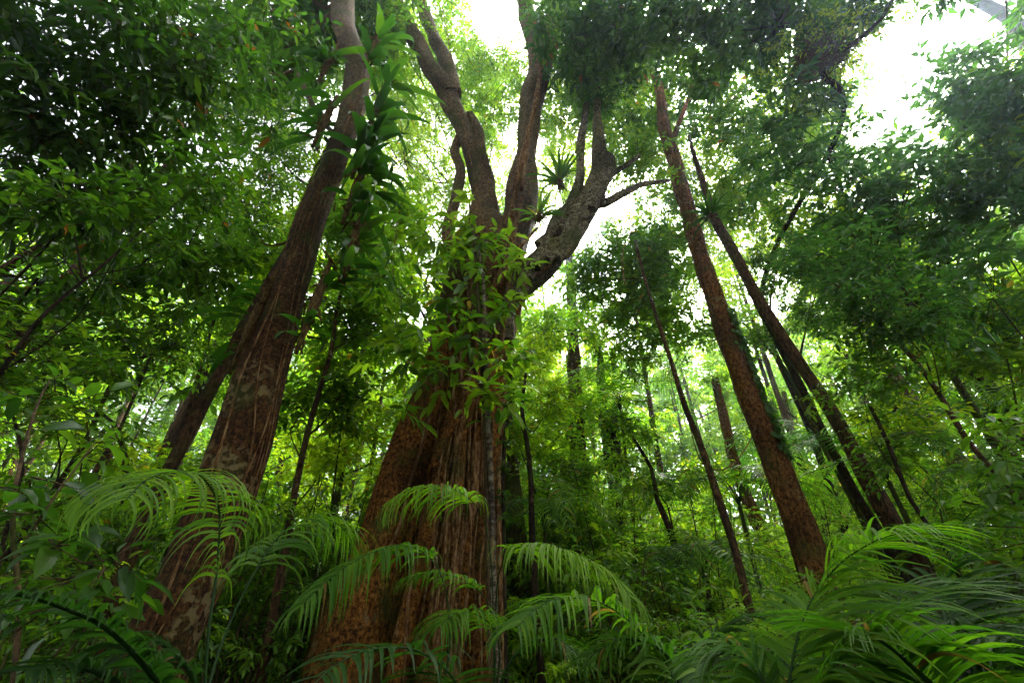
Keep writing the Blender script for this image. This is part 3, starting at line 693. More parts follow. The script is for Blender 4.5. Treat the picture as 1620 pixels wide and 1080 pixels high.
make_tree('paired_tree', 'straight brown trunk right of the red mossy trunk with a nest fern near its top', 'tree',
          [K(*k) for k in [(1480, 945, 7.5, 52), (1440, 880, 7.5, 46), (1408, 825, 7.5, 40), (1365, 745, 7.5, 34), (1320, 660, 7.5, 29), (1260, 568, 7.5, 24), (1205, 480, 7.5, 21), (1155, 390, 7.5, 20), (1130, 345, 7.5, 17), (1112, 290, 7.5, 11), (1098, 245, 7.5, 7), (1090, 215, 7.5, 4)]],
          blobs=[(atd(1100, 250, 18), 1.2, 30, .5), (atd(1180, 330, 16), 1.0, 30, .5), (atd(1200, 250, 16), 1.2, 34, .5)], bark='bark_brown', leaf='leaf_mid', sides=18, auto=False, seed=10)
make_tree('shadowed_tree', 'near black straight trunk directly behind the brown paired trunk', 'tree',
          [K(*k) for k in [(1440, 925, 9, 32), (1392, 842, 9, 21), (1345, 765, 9, 19), (1300, 680, 9, 17), (1268, 612, 9, 15), (1225, 530, 9, 16), (1180, 440, 9, 13)]],
          blobs=[(atd(1230, 420, 13), 1.0, 36, .45), (atd(1280, 500, 13), 1.0, 32, .5)], bark='bark_dark', leaf='leaf_blue', seed=11)
make_tree('green_edged_sapling', 'thin dark stem with a green edge, leftmost of the close trio of trunks', 'sapling',
          [K(*k) for k in [(1400, 890, 10, 16), (1372, 838, 10, 14), (1335, 765, 10, 13), (1300, 700, 10, 11), (1270, 640, 10, 9), (1240, 580, 10, 7), (1175, 510, 10, 5)]],
          blobs=[(atd(1200, 540, 13), .7, 20, .5)], bark='bark_moss', leaf='leaf_mid', seed=12, sides=9)
make_tree('pale_ribbed_tree', 'pale trunk with ribbed bark standing behind the right hand palms', 'tree',
          [K(*k) for k in [(1590, 830, 12, 50), (1545, 770, 12, 46), (1490, 700, 12, 42), (1450, 650, 12, 38), (1405, 580, 12, 34), (1370, 520, 12, 30), (1320, 460, 12, 26), (1260, 385, 12, 24), (1225, 345, 12, 20), (1190, 290, 12, 16)]],
          blobs=[(atd(1330, 420, 16), 1.2, 30, .5), (atd(1240, 330, 17), 1.3, 34, .55), (atd(1420, 500, 15), 1.0, 22, .6)], bark='bark_pale', leaf='leaf_mid', sides=20, seed=13)
make_tree('curved_sapling', 'thin curved brown stem crossing the lower right from the right edge', 'sapling',
          [K(*k) for k in [(1700, 900, 6, 20), (1640, 820, 6, 16), (1590, 765, 6, 14), (1530, 695, 6, 13), (1490, 630, 6, 12), (1452, 575, 6, 11), (1415, 538, 6, 9), (1370, 490, 6, 7), (1310, 440, 6, 5)]],
          blobs=[(atd(1380, 470, 8.5), .8, 26, .4), (atd(1300, 420, 9), .8, 24, .4), (atd(1450, 520, 8.5), .6, 14, .45)], bark='bark_brown', leaf='leaf_blue', seed=14, sides=10, near=True)
make_tree('yellow_mossed_tree', 'yellowish moss covered trunk slanting behind the curved stem at the right', 'tree',
          [K(*k) for k in [(1700, 830, 11, 28), (1625, 745, 11, 24), (1560, 665, 11, 22), (1520, 605, 11, 20), (1475, 545, 11, 17), (1430, 480, 11, 14), (1390, 430, 11, 10)]],
          blobs=[(atd(1400, 430, 15), 1.1, 24, .5)], bark='bark_moss', leaf='leaf_mid', seed=15)
make_tree('dark_slanting_tree', 'dark thick slanting trunk in the upper part of the right edge', 'tree',
          [K(*k) for k in [(1720, 780, 9, 40), (1660, 710, 9, 34), (1600, 650, 9, 30), (1545, 585, 9, 27), (1495, 530, 9, 22), (1440, 455, 9, 17), (1395, 400, 9, 13), (1350, 330, 9, 8), (1290, 260, 9, 6), (1250, 190, 9, 4)]],
          blobs=[(atd(x, y, d), r, n, t) for x, y, d, r, n, t in [
              (1250, 190, 13, 1.2, 56, .35), (1310, 250, 13, 1.3, 70, .3), (1380, 290, 13, 1.2, 60, .3), (1240, 290, 13, 1.1, 46, .4), (1330, 350, 12.5, 1.2, 56, .35), (1420, 360, 12, 1.2, 56, .35), (1450, 270, 13, 1.0, 56, .25),
              (1500, 330, 12, 1.1, 50, .3), (1350, 430, 12, 1.0, 36, .45), (1490, 430, 11, 1.1, 46, .4), (1570, 470, 10, 1.1, 46, .35), (1270, 110, 14, .9, 28, .5), (1400, 240, 14, .7, 34, .3), (1520, 250, 13, .7, 34, .25)]],
          bark='bark_dark', leaf='leaf_blue', seed=16, dens=.27, size=0.22, nt=5, nl=7)
make_tree('crooked_limbed_tree', 'tree with dark crooked limbs at the upper right edge against white sky', 'tree',
          [K(*k) for k in [(1900, 560, 8, 60), (1760, 420, 8, 48), (1690, 340, 8, 36), (1640, 305, 8, 26), (1600, 272, 8, 20), (1570, 258, 8, 14), (1556, 240, 8, 11), (1562, 215, 8, 9), (1575, 190, 8, 8), (1560, 160, 8, 6), (1545, 130, 8, 4)]],
          limbs=[[K(*k) for k in [(1625, 290, 8, 14), (1600, 240, 8, 10), (1615, 190, 8, 8), (1605, 140, 8, 6)]], [K(*k) for k in [(1690, 350, 8, 16), (1620, 330, 8, 10), (1570, 312, 8, 7), (1530, 308, 8, 4)]],
                 [K(*k) for k in [(1720, 250, 8, 60), (1680, 130, 7.8, 55), (1630, 70, 7.6, 50), (1590, 25, 7.5, 42), (1530, -10, 7.4, 34), (1480, -60, 7.3, 28)]]],
          blobs=[(atd(x, y, d), r, n, t) for x, y, d, r, n, t in [
              (1560, 110, 13, 1.0, 30, .3), (1500, 120, 13.5, .7, 16, .3), (1600, 170, 12.5, 1.0, 40, .3), (1550, 190, 13, .8, 24, .3), (1640, 130, 13, 1.4, 60, .3), (1600, 250, 12, .9, 34, .35), (1640, 330, 12, 1.2, 50, .35),
              (1560, 350, 12, .8, 30, .4), (1490, 5, 14, .9, 26, .3), (1450, -20, 14, 1.0, 26, .3), (1590, -20, 13, 1.2, 34, .3)]],
          bark='bark_dark', leaf='leaf_blue', seed=17, dens=.48, size=0.2, nt=5, nl=7)
make_tree('bowed_sapling', 'thin bare stem left of the red mossy trunk, running up to open leaves', 'sapling',
          [K(*k) for k in [(1190, 980, 7, 17), (1168, 890, 7, 15), (1140, 800, 7, 14), (1112, 715, 7, 12), (1085, 645, 7, 10), (1065, 580, 7, 8), (1045, 520, 7, 7), (1020, 440, 7, 5), (1005, 380, 7, 4)]],
          blobs=[(atd(x, y, d), r, n, t) for x, y, d, r, n, t in [(1000, 420, 11, 1.0, 40, .4), (960, 400, 12, .8, 34, .35), (1050, 400, 13, 1.0, 36, .4), (1030, 500, 11, .9, 28, .45), (930, 460, 12, .8, 24, .4), (1040, 330, 16, 1.1, 30, .45), (880, 520, 13, 1.0, 26, .55), (960, 500, 14, 1.2, 40, .5), (1040, 450, 15, 1.4, 50, .5), (990, 560, 14, 1.2, 34, .55), (1090, 520, 14, 1.2, 34, .5)]],
          bark='bark_brown', leaf='leaf_mid', seed=18, sides=10, size=.18, nt=5, nl=7)
make_tree('dark_stemmed_sapling', 'thin dark upright stem just right of the buttressed fig', 'sapling',
          [K(*k) for k in [(856, 1060, 7.5, 13), (847, 950, 7.5, 12), (842, 850, 7.5, 10), (840, 760, 7.5, 9), (834, 700, 7.5, 8), (826, 650, 7.5, 6), (832, 590, 7.5, 4)]],
          blobs=[(atd(x, y, d), r, n, t) for x, y, d, r, n, t in [(835, 560, 10, .7, 26, .6), (870, 640, 10, .6, 22, .6), (820, 700, 10, .5, 14, .55)]], bark='bark_dark', leaf='leaf_bright', seed=19, sides=8)
make_tree('mossy_columned_tree', 'dark mossy trunk half hidden behind the right flank of the fig', 'tree',
          [K(*k) for k in [(840, 1040, 10, 46), (832, 950, 10, 38), (818, 850, 10, 34), (806, 740, 10, 28), (802, 600, 10, 22), (800, 480, 10, 16)]], bark='bark_moss', seed=20)
make_tree('creeper_clad_tree', 'twin stemmed distant tree wrapped in creepers with one crooked bare limb', 'tree',
          [K(*k) for k in [(985, 900, 16, 26), (972, 780, 16, 22), (962, 700, 16, 20), (953, 640, 16, 16), (950, 590, 16, 13), (946, 550, 16, 10), (920, 532, 16, 7), (885, 535, 16, 5), (870, 550, 16, 4)]],
          limbs=[[K(*k) for k in [(975, 800, 16, 18), (975, 720, 16, 16), (972, 660, 16, 14), (975, 640, 16, 8)]], [K(*k) for k in [(946, 555, 16, 7), (925, 520, 16, 5), (900, 500, 16, 3)]]],
          blobs=[(atd(x, y, d), r, n, t) for x, y, d, r, n, t in [(962, 720, 18, .9, 26, .3), (958, 660, 18.5, .7, 16, .35), (880, 500, 20, 1.3, 40, .6), (930, 480, 20, 1.2, 34, .6)]], bark='bark_dark', leaf='leaf_mid', seed=21, sides=10)
for k, (lab, pts, D, bk) in enumerate([
        ('dark thin leaning stem low between the bowed stem and the fig', [(1075, 900, 14), (1062, 840, 11), (1040, 790, 9), (1030, 740, 7), (1000, 690, 5)], 9, 'bark_dark'),
        ('short brown leaning trunk seen low behind the bowed stem', [(1215, 860, 26), (1190, 810, 24), (1165, 740, 20), (1150, 680, 18), (1130, 600, 14)], 16, 'bark_red'),
        ('dark thin stem dropping through the palms at the lower right', [(1580, 1000, 14), (1530, 930, 13), (1490, 860, 11), (1440, 790, 10), (1405, 700, 9), (1375, 640, 7)], 6.5, 'bark_dark'),
        ('tall thin stem standing alone right of the pale ribbed trunk', [(1660, 760, 10), (1600, 690, 9), (1540, 600, 8), (1500, 520, 6)], 9, 'bark_dark'),
        ('pale slim trunk seen far back through the gap under the paired trunks', [(1290, 800, 14), (1270, 740, 12), (1255, 690, 11), (1240, 620, 9)], 20, 'bark_pale'),
        ('slim brown stem in the dark leaves at the left edge', [(20, 800, 9), (35, 740, 8), (30, 690, 7), (15, 640, 5)], 4, 'bark_dark'),
        ('slim stem rising beside the slimmer mossy trunk', [(250, 800, 12), (275, 730, 11), (300, 640, 9), (315, 590, 7), (340, 500, 5)], 8, 'bark_brown')]):
    ks = [K(x, y, D, w) for x, y, w in pts]
    c = ks[-1][0]
    make_tree('understorey_tree', lab, 'sapling', ks, blobs=[(c + [0, 0, .2], .8, 20, .5), (c + [.3, .4, -.8], .6, 12, .5)], bark=bk, leaf='leaf_mid', seed=40 + k, sides=9, near=D < 10)
# crowns overhead with the trunk standing behind or outside the picture
make_tree('tall_canopy_tree', 'tall tree behind the fig whose sunlit leaves fill the top centre', 'tree',
          [(np.array([-3.5, 15, -.2]), .35), (np.array([-3.3, 15, 8.]), .28), (np.array([-2.8, 14.5, 15.]), .2), (np.array([-2.2, 13.5, 20.]), .12)],
          blobs=[(atd(x, y, d), r, n, t) for x, y, d, r, n, t in [
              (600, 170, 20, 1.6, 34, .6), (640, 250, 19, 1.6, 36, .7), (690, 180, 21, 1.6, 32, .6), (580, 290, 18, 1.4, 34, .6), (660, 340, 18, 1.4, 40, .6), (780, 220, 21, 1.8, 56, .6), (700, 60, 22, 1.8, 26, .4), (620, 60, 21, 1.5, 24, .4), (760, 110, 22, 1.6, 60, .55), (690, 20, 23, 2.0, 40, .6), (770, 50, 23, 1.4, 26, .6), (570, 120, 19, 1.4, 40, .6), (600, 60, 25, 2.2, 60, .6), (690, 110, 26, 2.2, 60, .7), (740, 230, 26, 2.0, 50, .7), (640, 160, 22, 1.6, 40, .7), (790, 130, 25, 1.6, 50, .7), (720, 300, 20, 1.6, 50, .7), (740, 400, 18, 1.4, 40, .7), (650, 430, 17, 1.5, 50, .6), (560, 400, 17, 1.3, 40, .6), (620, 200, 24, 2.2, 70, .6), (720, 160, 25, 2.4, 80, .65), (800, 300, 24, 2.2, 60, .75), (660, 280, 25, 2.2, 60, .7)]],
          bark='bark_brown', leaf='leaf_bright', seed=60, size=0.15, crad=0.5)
make_tree('tall_canopy_tree', 'tall tree behind the right limb of the fig with glowing yellow green leaves', 'tree',
          [(np.array([2.2, 16, -.2]), .35), (np.array([2.4, 16, 8.]), .28), (np.array([2.6, 15.5, 15.]), .2), (np.array([2.6, 15, 20.]), .12)],
          blobs=[(atd(x, y, d), r, n, t) for x, y, d, r, n, t in [
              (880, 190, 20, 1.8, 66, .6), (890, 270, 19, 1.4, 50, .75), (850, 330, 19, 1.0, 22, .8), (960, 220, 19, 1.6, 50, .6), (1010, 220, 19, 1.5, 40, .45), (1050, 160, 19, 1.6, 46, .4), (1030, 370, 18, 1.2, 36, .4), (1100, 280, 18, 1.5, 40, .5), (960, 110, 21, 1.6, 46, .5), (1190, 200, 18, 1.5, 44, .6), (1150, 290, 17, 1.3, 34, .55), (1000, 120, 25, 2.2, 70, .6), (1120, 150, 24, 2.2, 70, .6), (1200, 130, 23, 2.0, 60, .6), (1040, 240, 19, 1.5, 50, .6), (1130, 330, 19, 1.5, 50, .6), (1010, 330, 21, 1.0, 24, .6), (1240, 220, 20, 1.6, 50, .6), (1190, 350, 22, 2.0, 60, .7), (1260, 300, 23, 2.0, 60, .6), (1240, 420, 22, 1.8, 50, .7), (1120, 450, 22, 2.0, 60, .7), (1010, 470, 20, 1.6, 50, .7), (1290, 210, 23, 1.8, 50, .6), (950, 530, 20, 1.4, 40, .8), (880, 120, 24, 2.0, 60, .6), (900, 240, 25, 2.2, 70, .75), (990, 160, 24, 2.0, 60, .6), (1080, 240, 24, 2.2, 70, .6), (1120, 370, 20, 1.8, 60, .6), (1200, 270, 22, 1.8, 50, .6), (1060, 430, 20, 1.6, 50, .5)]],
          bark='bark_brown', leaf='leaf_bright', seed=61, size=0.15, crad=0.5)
make_tree('tall_canopy_tree', 'tall tree in the upper left whose fine leaves break up the white sky', 'tree',
          [(np.array([-8.5, 11, -.2]), .35), (np.array([-8.2, 11, 8.]), .28), (np.array([-7.4, 11, 13.]), .2), (np.array([-6.8, 10.5, 17.]), .12)],
          blobs=[(atd(x, y, d), r, n, t) for x, y, d, r, n, t in [
              (330, 330, 16, 1.3, 40, .5), (420, 170, 16, 1.3, 56, .5), (450, 260, 15, 1.2, 36, .6), (350, 180, 16, 1.2, 36, .4), (480, 130, 17, 1.2, 46, .45), (400, 380, 15, 1.3, 50, .55), (250, 320, 15, 1.3, 50, .4), (440, 440, 14, 1.1, 40, .6), (200, 380, 15, 1.4, 46, .4), (330, 90, 15, 1.5, 60, .3), (100, 380, 15, 1.4, 44, .4)]],
          bark='bark_brown', leaf='leaf_mid', seed=62, dens=.75, size=0.14, crad=0.45)

# ------------------------------------------------------------------ climbers, ferns and poles
def leafy_thing(name, label, cat, base, stems, blobs, leaf, seed, size=0.13, width=0.36, nt=5, nl=6, crad=.3, droop=.6, twigr=.006, mat='twig'):
    rg = np.random.default_rng(seed); base = np.asarray(base, float)
    root = empty(name, label, cat, base)
    for st in stems:
        p, r = catmull([s[0] for s in st], [s[1] for s in st], 0.1); g = Geo(); tube(g, p, r, 7, lump=0.08, seed=seed)
        g.build('stem', M[mat], root, base)
    g = Geo()
    for (c, r, n, t) in blobs:
        pts = blob_points(c, r, n, rg)
        sticks(g, np.tile(c, (len(pts), 1)), pts, twigr, twigr * .6, 1)
        spray(g, pts, crad * rg.uniform(.7, 1.2, len(pts)), nt, nl, size, width, droop, True, t, rg=rg)
    g.build('foliage', [M[leaf], M['twig']], root, base)
    return root
leafy_thing('climbing_shrub', 'leafy climbing shrub hanging over the waist of the buttressed fig', 'climber', at(770, 1000, 5.6) * [1, 1, 0],
            [[K(775, 1060, 5.6, 8), K(772, 860, 5.6, 8), K(766, 640, 5.65, 8), K(758, 500, 5.7, 7), K(752, 400, 5.8, 5), K(742, 320, 5.9, 3)],
             [K(766, 620, 5.65, 6), K(720, 520, 5.7, 5), K(690, 470, 5.7, 3)], [K(762, 560, 5.7, 5), K(800, 480, 5.7, 4), K(815, 420, 5.8, 3)]],
            [(at(x, y, Y), r, n, t) for x, y, Y, r, n, t in [
                (745, 345, 5.9, .5, 7, .75), (785, 385, 5.9, .45, 4, .7), (712, 410, 5.8, .45, 5, .6), (760, 450, 5.7, .4, 3, .6), (690, 480, 5.7, .5, 5, .6), (800, 490, 5.7, .35, 3, .6), (665, 560, 5.5, .38, 5, .6),
                (735, 530, 5.6, .35, 3, .6), (798, 575, 5.5, .3, 4, .6), (775, 625, 5.4, .28, 3, .7), (635, 470, 5.8, .6, 7, .6), (700, 610, 5.4, .3, 2, .7), (610, 560, 5.8, .5, 5, .6), (820, 430, 5.9, .35, 3, .8), (645, 390, 5.9, .55, 7, .65), (645, 640, 5.4, .25, 1, .6), (805, 660, 5.3, .2, 1, .6)]],
            'leaf_mid', 71, size=0.25, width=0.34, crad=.30, nt=4, nl=4)
for lab, pts in [('straight pale thin vine hanging beside the dark left limb of the fig', [(690, -30, 5.5), (705, 40, 5.55), (730, 180, 5.8), (752, 290, 6.1), (760, 340, 6.2)]),
                 ('thin looping vine hanging under the right limb of the fig', [(1000, 300, 6.2), (990, 330, 6.1), (1000, 360, 6.1), (985, 400, 6.1), (988, 450, 6.1)]),
                 ('thin vine hanging straight down through the leaves left of the fig', [(640, -20, 6.5), (628, 120, 6.5), (640, 260, 6.5), (622, 420, 6.5), (640, 620, 6.5)]),
                 ('slack vine sagging from the bowed stem towards the red mossy trunk', [(1085, 650, 7.0), (1110, 730, 7.1), (1150, 740, 7.3), (1185, 700, 7.6), (1205, 640, 7.9)])]:
    p, r = catmull([at(*q) for q in pts], np.full(len(pts), .009), .1)
    g = Geo(); tube(g, p, r, 6, lump=.2); o = g.build('hanging_vine', M['bark_root'], None, p[0]); o['label'] = lab; o['category'] = 'vine'
# pale banded pole in front of the fig
pole_keys = [K(*k) for k in [(790, 1080, 5.6, 12), (782, 960, 5.6, 11), (779, 870, 5.6, 10), (778, 780, 5.6, 9), (773, 680, 5.6, 9), (768, 560, 5.6, 7), (764, 440, 5.7, 5), (748, 350, 5.9, 3)]]
make_tree('banded_pole_tree', 'slim pole stem with pale bands standing against the front of the fig', 'sapling', pole_keys, bark='bark_smooth', seed=72, sides=12, lump=.06)
make_tree('climbing_fig_stem', 'dark leafy creeper stem running up the right edge of the fig', 'vine', [K(*k) for k in [(800, 1000, 5.9, 6), (796, 800, 5.9, 6), (797, 720, 5.9, 6), (806, 620, 5.95, 5), (812, 540, 6, 4)]],
          blobs=[(at(x, y, 5.85), .05, 3, .2) for x, y in [(797, 740), (799, 700), (801, 670), (804, 640), (806, 610), (809, 580), (796, 780), (796, 820)]], bark='bark_dark', leaf='leaf_dark', seed=73, sides=7, size=.05, width=.7, crad=.06, near=True, nt=4, nl=3, auto=False)
# shingle leaves on the red trunk
def shingle(px, py, n, off):
    pass
rb = np.array([k[0] for k in r1]); rr_ = np.array([k[1] for k in r1]); rp, rrad = catmull(rb, rr_, 0.05)
g = Geo(); zb = at(1140, 500, 8)[2], at(1205, 690, 8)[2]
sel = np.where((rp[:, 2] < zb[0] + .1) & (rp[:, 2] > zb[1] - .4))[0]
idx = rng.choice(sel, 520); ang = rng.normal(-0.75, 0.28, 520)
A = rp[idx] + rrad[idx, None] * 1.04 * np.stack([np.cos(ang), np.sin(ang), 0 * ang], 1)
outw = np.stack([np.cos(ang), np.sin(ang), 0 * ang], 1)
leaves(g, LEAF_NEAR, A, np.stack([rng.normal(.35, .3, 520), rng.normal(-.1, .2, 520), rng.normal(-.8, .3, 520)], 1), outw + rng.normal(0, .25, (520, 3)), .13 * rng.uniform(.7, 1.2, 520), .75, 0, np.clip(rng.normal(.7, .2, 520), 0, 1))
sh = g.build('shingle_climber', M['leaf_blue'], None, np.array([rp[sel[0]][0], rp[sel[0]][1] - rrad[sel[0]], rp[sel[0]][2]]))
sh['label'] = 'band of small overlapping blue green leaves clinging to the red mossy trunk'; sh['category'] = 'climber'

def strap_cluster(name, label, cat, center, n, L, W, out, seed, spread=1.0, droop=1.6, up=.6, tone=.45, mat='strap', core=.08, length_axis=None, group=None):
    rg = np.random.default_rng(seed); c = np.asarray(center, float)
    root = empty(name, label, cat, c, group)
    g = Geo(); m = 14
    base = np.tile(c, (n, 1))
    if length_axis is not None:
        base = base + np.asarray(length_axis) * rg.uniform(-1, 1, (n, 1))
    d = nrm(rg.normal(0, spread, (n, 3)) * [1, 1, .5] + np.asarray(out)); d[:, 2] += up * rg.uniform(.3, 1.4, n)
    straps(g, base + nrm(d) * core, d, L * rg.uniform(.35, 1.2, n), W * rg.uniform(.65, 1.25, n), droop * rg.uniform(.4, 1.35, n), 0, np.clip(tone + rg.normal(0, .18, n), 0, 1), 9, .18, taper=.95)
    g.build('foliage', M[mat], root, c)
    g = Geo(); bp = []
    ax = np.asarray(length_axis if length_axis is not None else (0, 0, .06)) + [0, 0, core * .4]
    tube(g, *catmull([c - ax, c, c + ax], [core * .3, core * .75, core * .3], .06), 9, lump=.3)
    for k in range(26):
        a = c + rg.normal(0, core * .6, 3) + (np.asarray(length_axis) * rg.uniform(-1, 1) if length_axis is not None else 0)
        bp.append((a, a + nrm(rg.normal(0, 1, 3) + [0, 0, -1.]) * core * 1.8))
    sticks(g, np.array([b[0] for b in bp]), np.array([b[1] for b in bp]), core * .25, core * .1)
    g.build('root_mat', M['nest'], root, c)
    return root
ep = [((592, 75), 3.95, 16, .55, .085, (.9, -.2, .3), 1), ((600, 160), 3.95, 14, .55, .08, (.9, -.2, .1), 2), ((575, 235), 3.95, 22, .58, .085, (.7, -.5, .1), 3), ((562, 300), 4.0, 20, .55, .085, (.9, -.3, -.1), 4),
      ((560, 380), 4.0, 12, .5, .08, (.9, -.2, -.1), 5), ((515, 190), 4.0, 14, .55, .08, (-.9, -.2, .1), 6), ((520, 100), 4.0, 8, .5, .08, (-.9, -.1, .0), 7), ((498, 480), 4.0, 9, .5, .06, (.9, -.3, .2), 8), ((400, 510), 4.1, 11, .55, .07, (-1, -.2, .2), 9)]
labs = ['strap leaves fanning right of the leaning trunk at the very top', 'second tuft of strap leaves down the right side of the leaning trunk', 'largest tuft of broad strap leaves, at the bend of the leaning trunk',
        'drooping strap leaves just under the largest tuft on the leaning trunk', 'sparse strap leaves low on the right side of the leaning trunk above the middle', 'dark drooping strap leaves on the left side of the leaning trunk',
        'small dark tuft of strap leaves high on the left side of the leaning trunk', 'few bright strap leaves sticking out right of the leaning trunk at mid height', 'long thin strap leaves reaching left from the leaning trunk at mid height']
for (pxy, Y, n, L, W, out, sd), lab in zip(ep, labs):
    strap_cluster('strap_leaf_epiphyte', lab, 'epiphyte', at(pxy[0], pxy[1], Y), int(n * 1.15), L * (1.5 if pxy[1] < 400 else 1.1), W * 1.35, out, 80 + sd, spread=.8, droop=2.3, up=.30, length_axis=(.05, 0, .6), tone=.38, group='strap leaved epiphytes on the leaning trunk')
strap_cluster('nest_fern', 'nest fern perched in the fork between the fig limbs', 'fern', at(886, 290, 6.2), 24, .75, .07, (0, -.1, .5), 95, spread=1.0, droop=1.3, up=1.1, tone=.5, group='nest ferns in the trees')
strap_cluster('nest_fern', 'bright nest fern sitting low on the right limb of the fig', 'fern', at(852, 345, 6.0), 18, .5, .06, (0, -.3, .4), 96, spread=1.0, droop=1.2, up=1.1, tone=.8, group='nest ferns in the trees')
strap_cluster('nest_fern', 'dark nest fern high on the brown paired trunk', 'fern', at(1126, 342, 7.2), 34, .7, .06, (0, -.1, .3), 97, spread=1.0, droop=1.4, up=.8, tone=.5, group='nest ferns in the trees')
# hanging basket of dead fibre
c = atd(1300, 95, 12.5)
root = empty('basket_epiphyte', 'brown basket shaped epiphyte on a bare branch near the white sky gap', 'epiphyte', c)
g = Geo(); n = 420; rg = np.random.default_rng(98)
a = c + rg.normal(0, 1, (n, 3)) * [.26, .2, .07]; d = nrm(rg.normal(0, 1, (n, 3)) * [1, 1, .5] + (a - c) * 2 + [0, 0, .5])
sticks(g, a, a + d * .30, .010, .004); tube(g, [c + [-.5, 0, .1], c + [-.25, 0, -.02], c + [0, 0, -.06], c + [.28, 0, 0], c + [.55, 0, .12]], [.03, .10, .14, .10, .03], 12, lump=.2)
g.build('fibre_mass', M['nest'], root, c)
g = Geo(); pts = c + nrm(rg.normal(0, 1, (30, 3))) * [.9, .6, .4] + [0, 0, .4]
spray(g, pts, .3, 5, 6, .12, .3, .3, False, .9)
g.build('foliage', [M['leaf_bright'], M['twig']], root, c)
make_tree('bare_branched_tree', 'tree whose long bare branch crosses above the brown basket epiphyte', 'tree',
          [(np.array([9.5, 14, -.2]), .12), (np.array([9.3, 13.5, 6.]), .10), (np.array([7.6, 11, 10.]), .07), (atd(1330, 200, 13.5), .05), (atd(1300, 112, 12.7), .07), (atd(1350, 70, 12.8), .05), (atd(1395, 30, 12.9), .03), (atd(1420, -20, 13), .02)],
          blobs=[(atd(x, y, d), r, n, t) for x, y, d, r, n, t in [(1350, 90, 14, .8, 12, .6), (1370, 60, 14, .6, 10, .5), (1330, 170, 14, .7, 18, .6), (1390, 20, 14, .8, 20, .4), (1310, 60, 14, .7, 16, .6), (1360, 10, 14, .8, 26, .35), (1290, 150, 13.5, .8, 26, .4), (1365, 175, 14, .4, 12, .7)]], bark='bark_dark', leaf='leaf_mid', seed=99, keep_z=True)

# fore leaves at the left edge, very near
leafy_thing('broad_leaved_sapling', 'blurred near sapling with broad leaves filling the left edge', 'sapling', at(60, 1060, 2.0) * [1, 1, 0],
            [[K(20, 1100, 1.9, 14), K(30, 950, 1.9, 12), K(20, 800, 1.9, 10), K(55, 650, 1.95, 6), K(80, 600, 2.0, 3)], [K(25, 880, 1.9, 8), K(90, 780, 1.9, 5), K(150, 700, 1.95, 3)], [K(30, 960, 1.9, 8), K(90, 920, 1.8, 5), K(170, 900, 1.8, 3)]],
            [(at(x, y, Y), .14, n, t) for x, y, Y, n, t in [(60, 640, 2.2, 3, .3), (20, 770, 1.8, 3, .1), (60, 850, 1.8, 3, .15), (130, 890, 1.8, 3, .2), (150, 700, 2.1, 2, .4), (40, 980, 1.7, 2, .1), (120, 950, 1.9, 2, .4), (0, 640, 1.9, 2, .4)]],
            'leaf_dark', 101, size=.12, width=.42, nt=3, nl=3, crad=.16, twigr=.003)

# ------------------------------------------------------------------ hero palms
def PD(px, py, d): return atd(px, py, d)
make_palm('understorey_palm', 'bright palm with one frond drooping like a parasol before the leaning trunk', PD(322, 1120, 2.6), [
    dict(keys=[PD(330, 1000, 2.6), PD(343, 900, 2.65), PD(347, 810, 2.65), PD(325, 760, 2.5), PD(285, 745, 2.3), PD(235, 757, 2.1), PD(200, 790, 1.95)], ll=.44, lw=.014, n=60, start=.30, droop=2.0, sweep=.2, r0=.007, tone=.8, rise=.02),
    dict(keys=[PD(350, 1020, 2.7), PD(400, 910, 2.8), PD(450, 840, 2.9), PD(505, 818, 2.95), PD(545, 838, 3.0), PD(566, 880, 3.0)], ll=.46, lw=.015, n=48, start=.45, droop=1.7, sweep=.35, r0=.006, tone=.65, rise=.0),
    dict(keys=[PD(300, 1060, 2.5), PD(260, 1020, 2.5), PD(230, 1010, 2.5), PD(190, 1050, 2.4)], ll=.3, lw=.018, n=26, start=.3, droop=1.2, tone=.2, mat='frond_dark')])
make_palm('understorey_palm', 'small palm at the foot of the fig with four bright arching fronds', PD(782, 1120, 3.4), [
    dict(keys=[PD(780, 1000, 3.5), PD(778, 900, 3.5), PD(765, 820, 3.45), PD(735, 783, 3.3), PD(695, 768, 3.2), PD(650, 772, 3.1), PD(618, 790, 3.05)], ll=.44, lw=.019, n=38, start=.66, droop=1.6, sweep=.45, r0=.006, tone=.85, rise=-.05),
    dict(keys=[PD(784, 980, 3.4), PD(790, 905, 3.3), PD(815, 868, 3.2), PD(865, 862, 3.05), PD(925, 882, 2.95), PD(975, 915, 2.9), PD(998, 945, 2.85)], ll=.46, lw=.018, n=56, start=.50, droop=1.6, sweep=.35, r0=.006, tone=.9, rise=.0),
    dict(keys=[PD(782, 1010, 3.3), PD(770, 950, 3.3), PD(735, 918, 3.2), PD(685, 905, 3.1), PD(640, 915, 3.0)], ll=.27, lw=.015, n=40, start=.55, droop=1.4, sweep=.5, r0=.006, tone=.65),
    dict(keys=[PD(790, 1040, 3.2), PD(782, 995, 3.1), PD(755, 972, 3.0), PD(722, 968, 2.9), PD(698, 988, 2.8)], ll=.38, lw=.017, n=36, start=.5, droop=1.6, sweep=.4, r0=.006, tone=.65),
    dict(keys=[PD(800, 1060, 3.3), PD(830, 1020, 3.3), PD(880, 1010, 3.2), PD(930, 1050, 3.1)], ll=.28, lw=.017, n=30, start=.35, droop=1.1, tone=.4)])
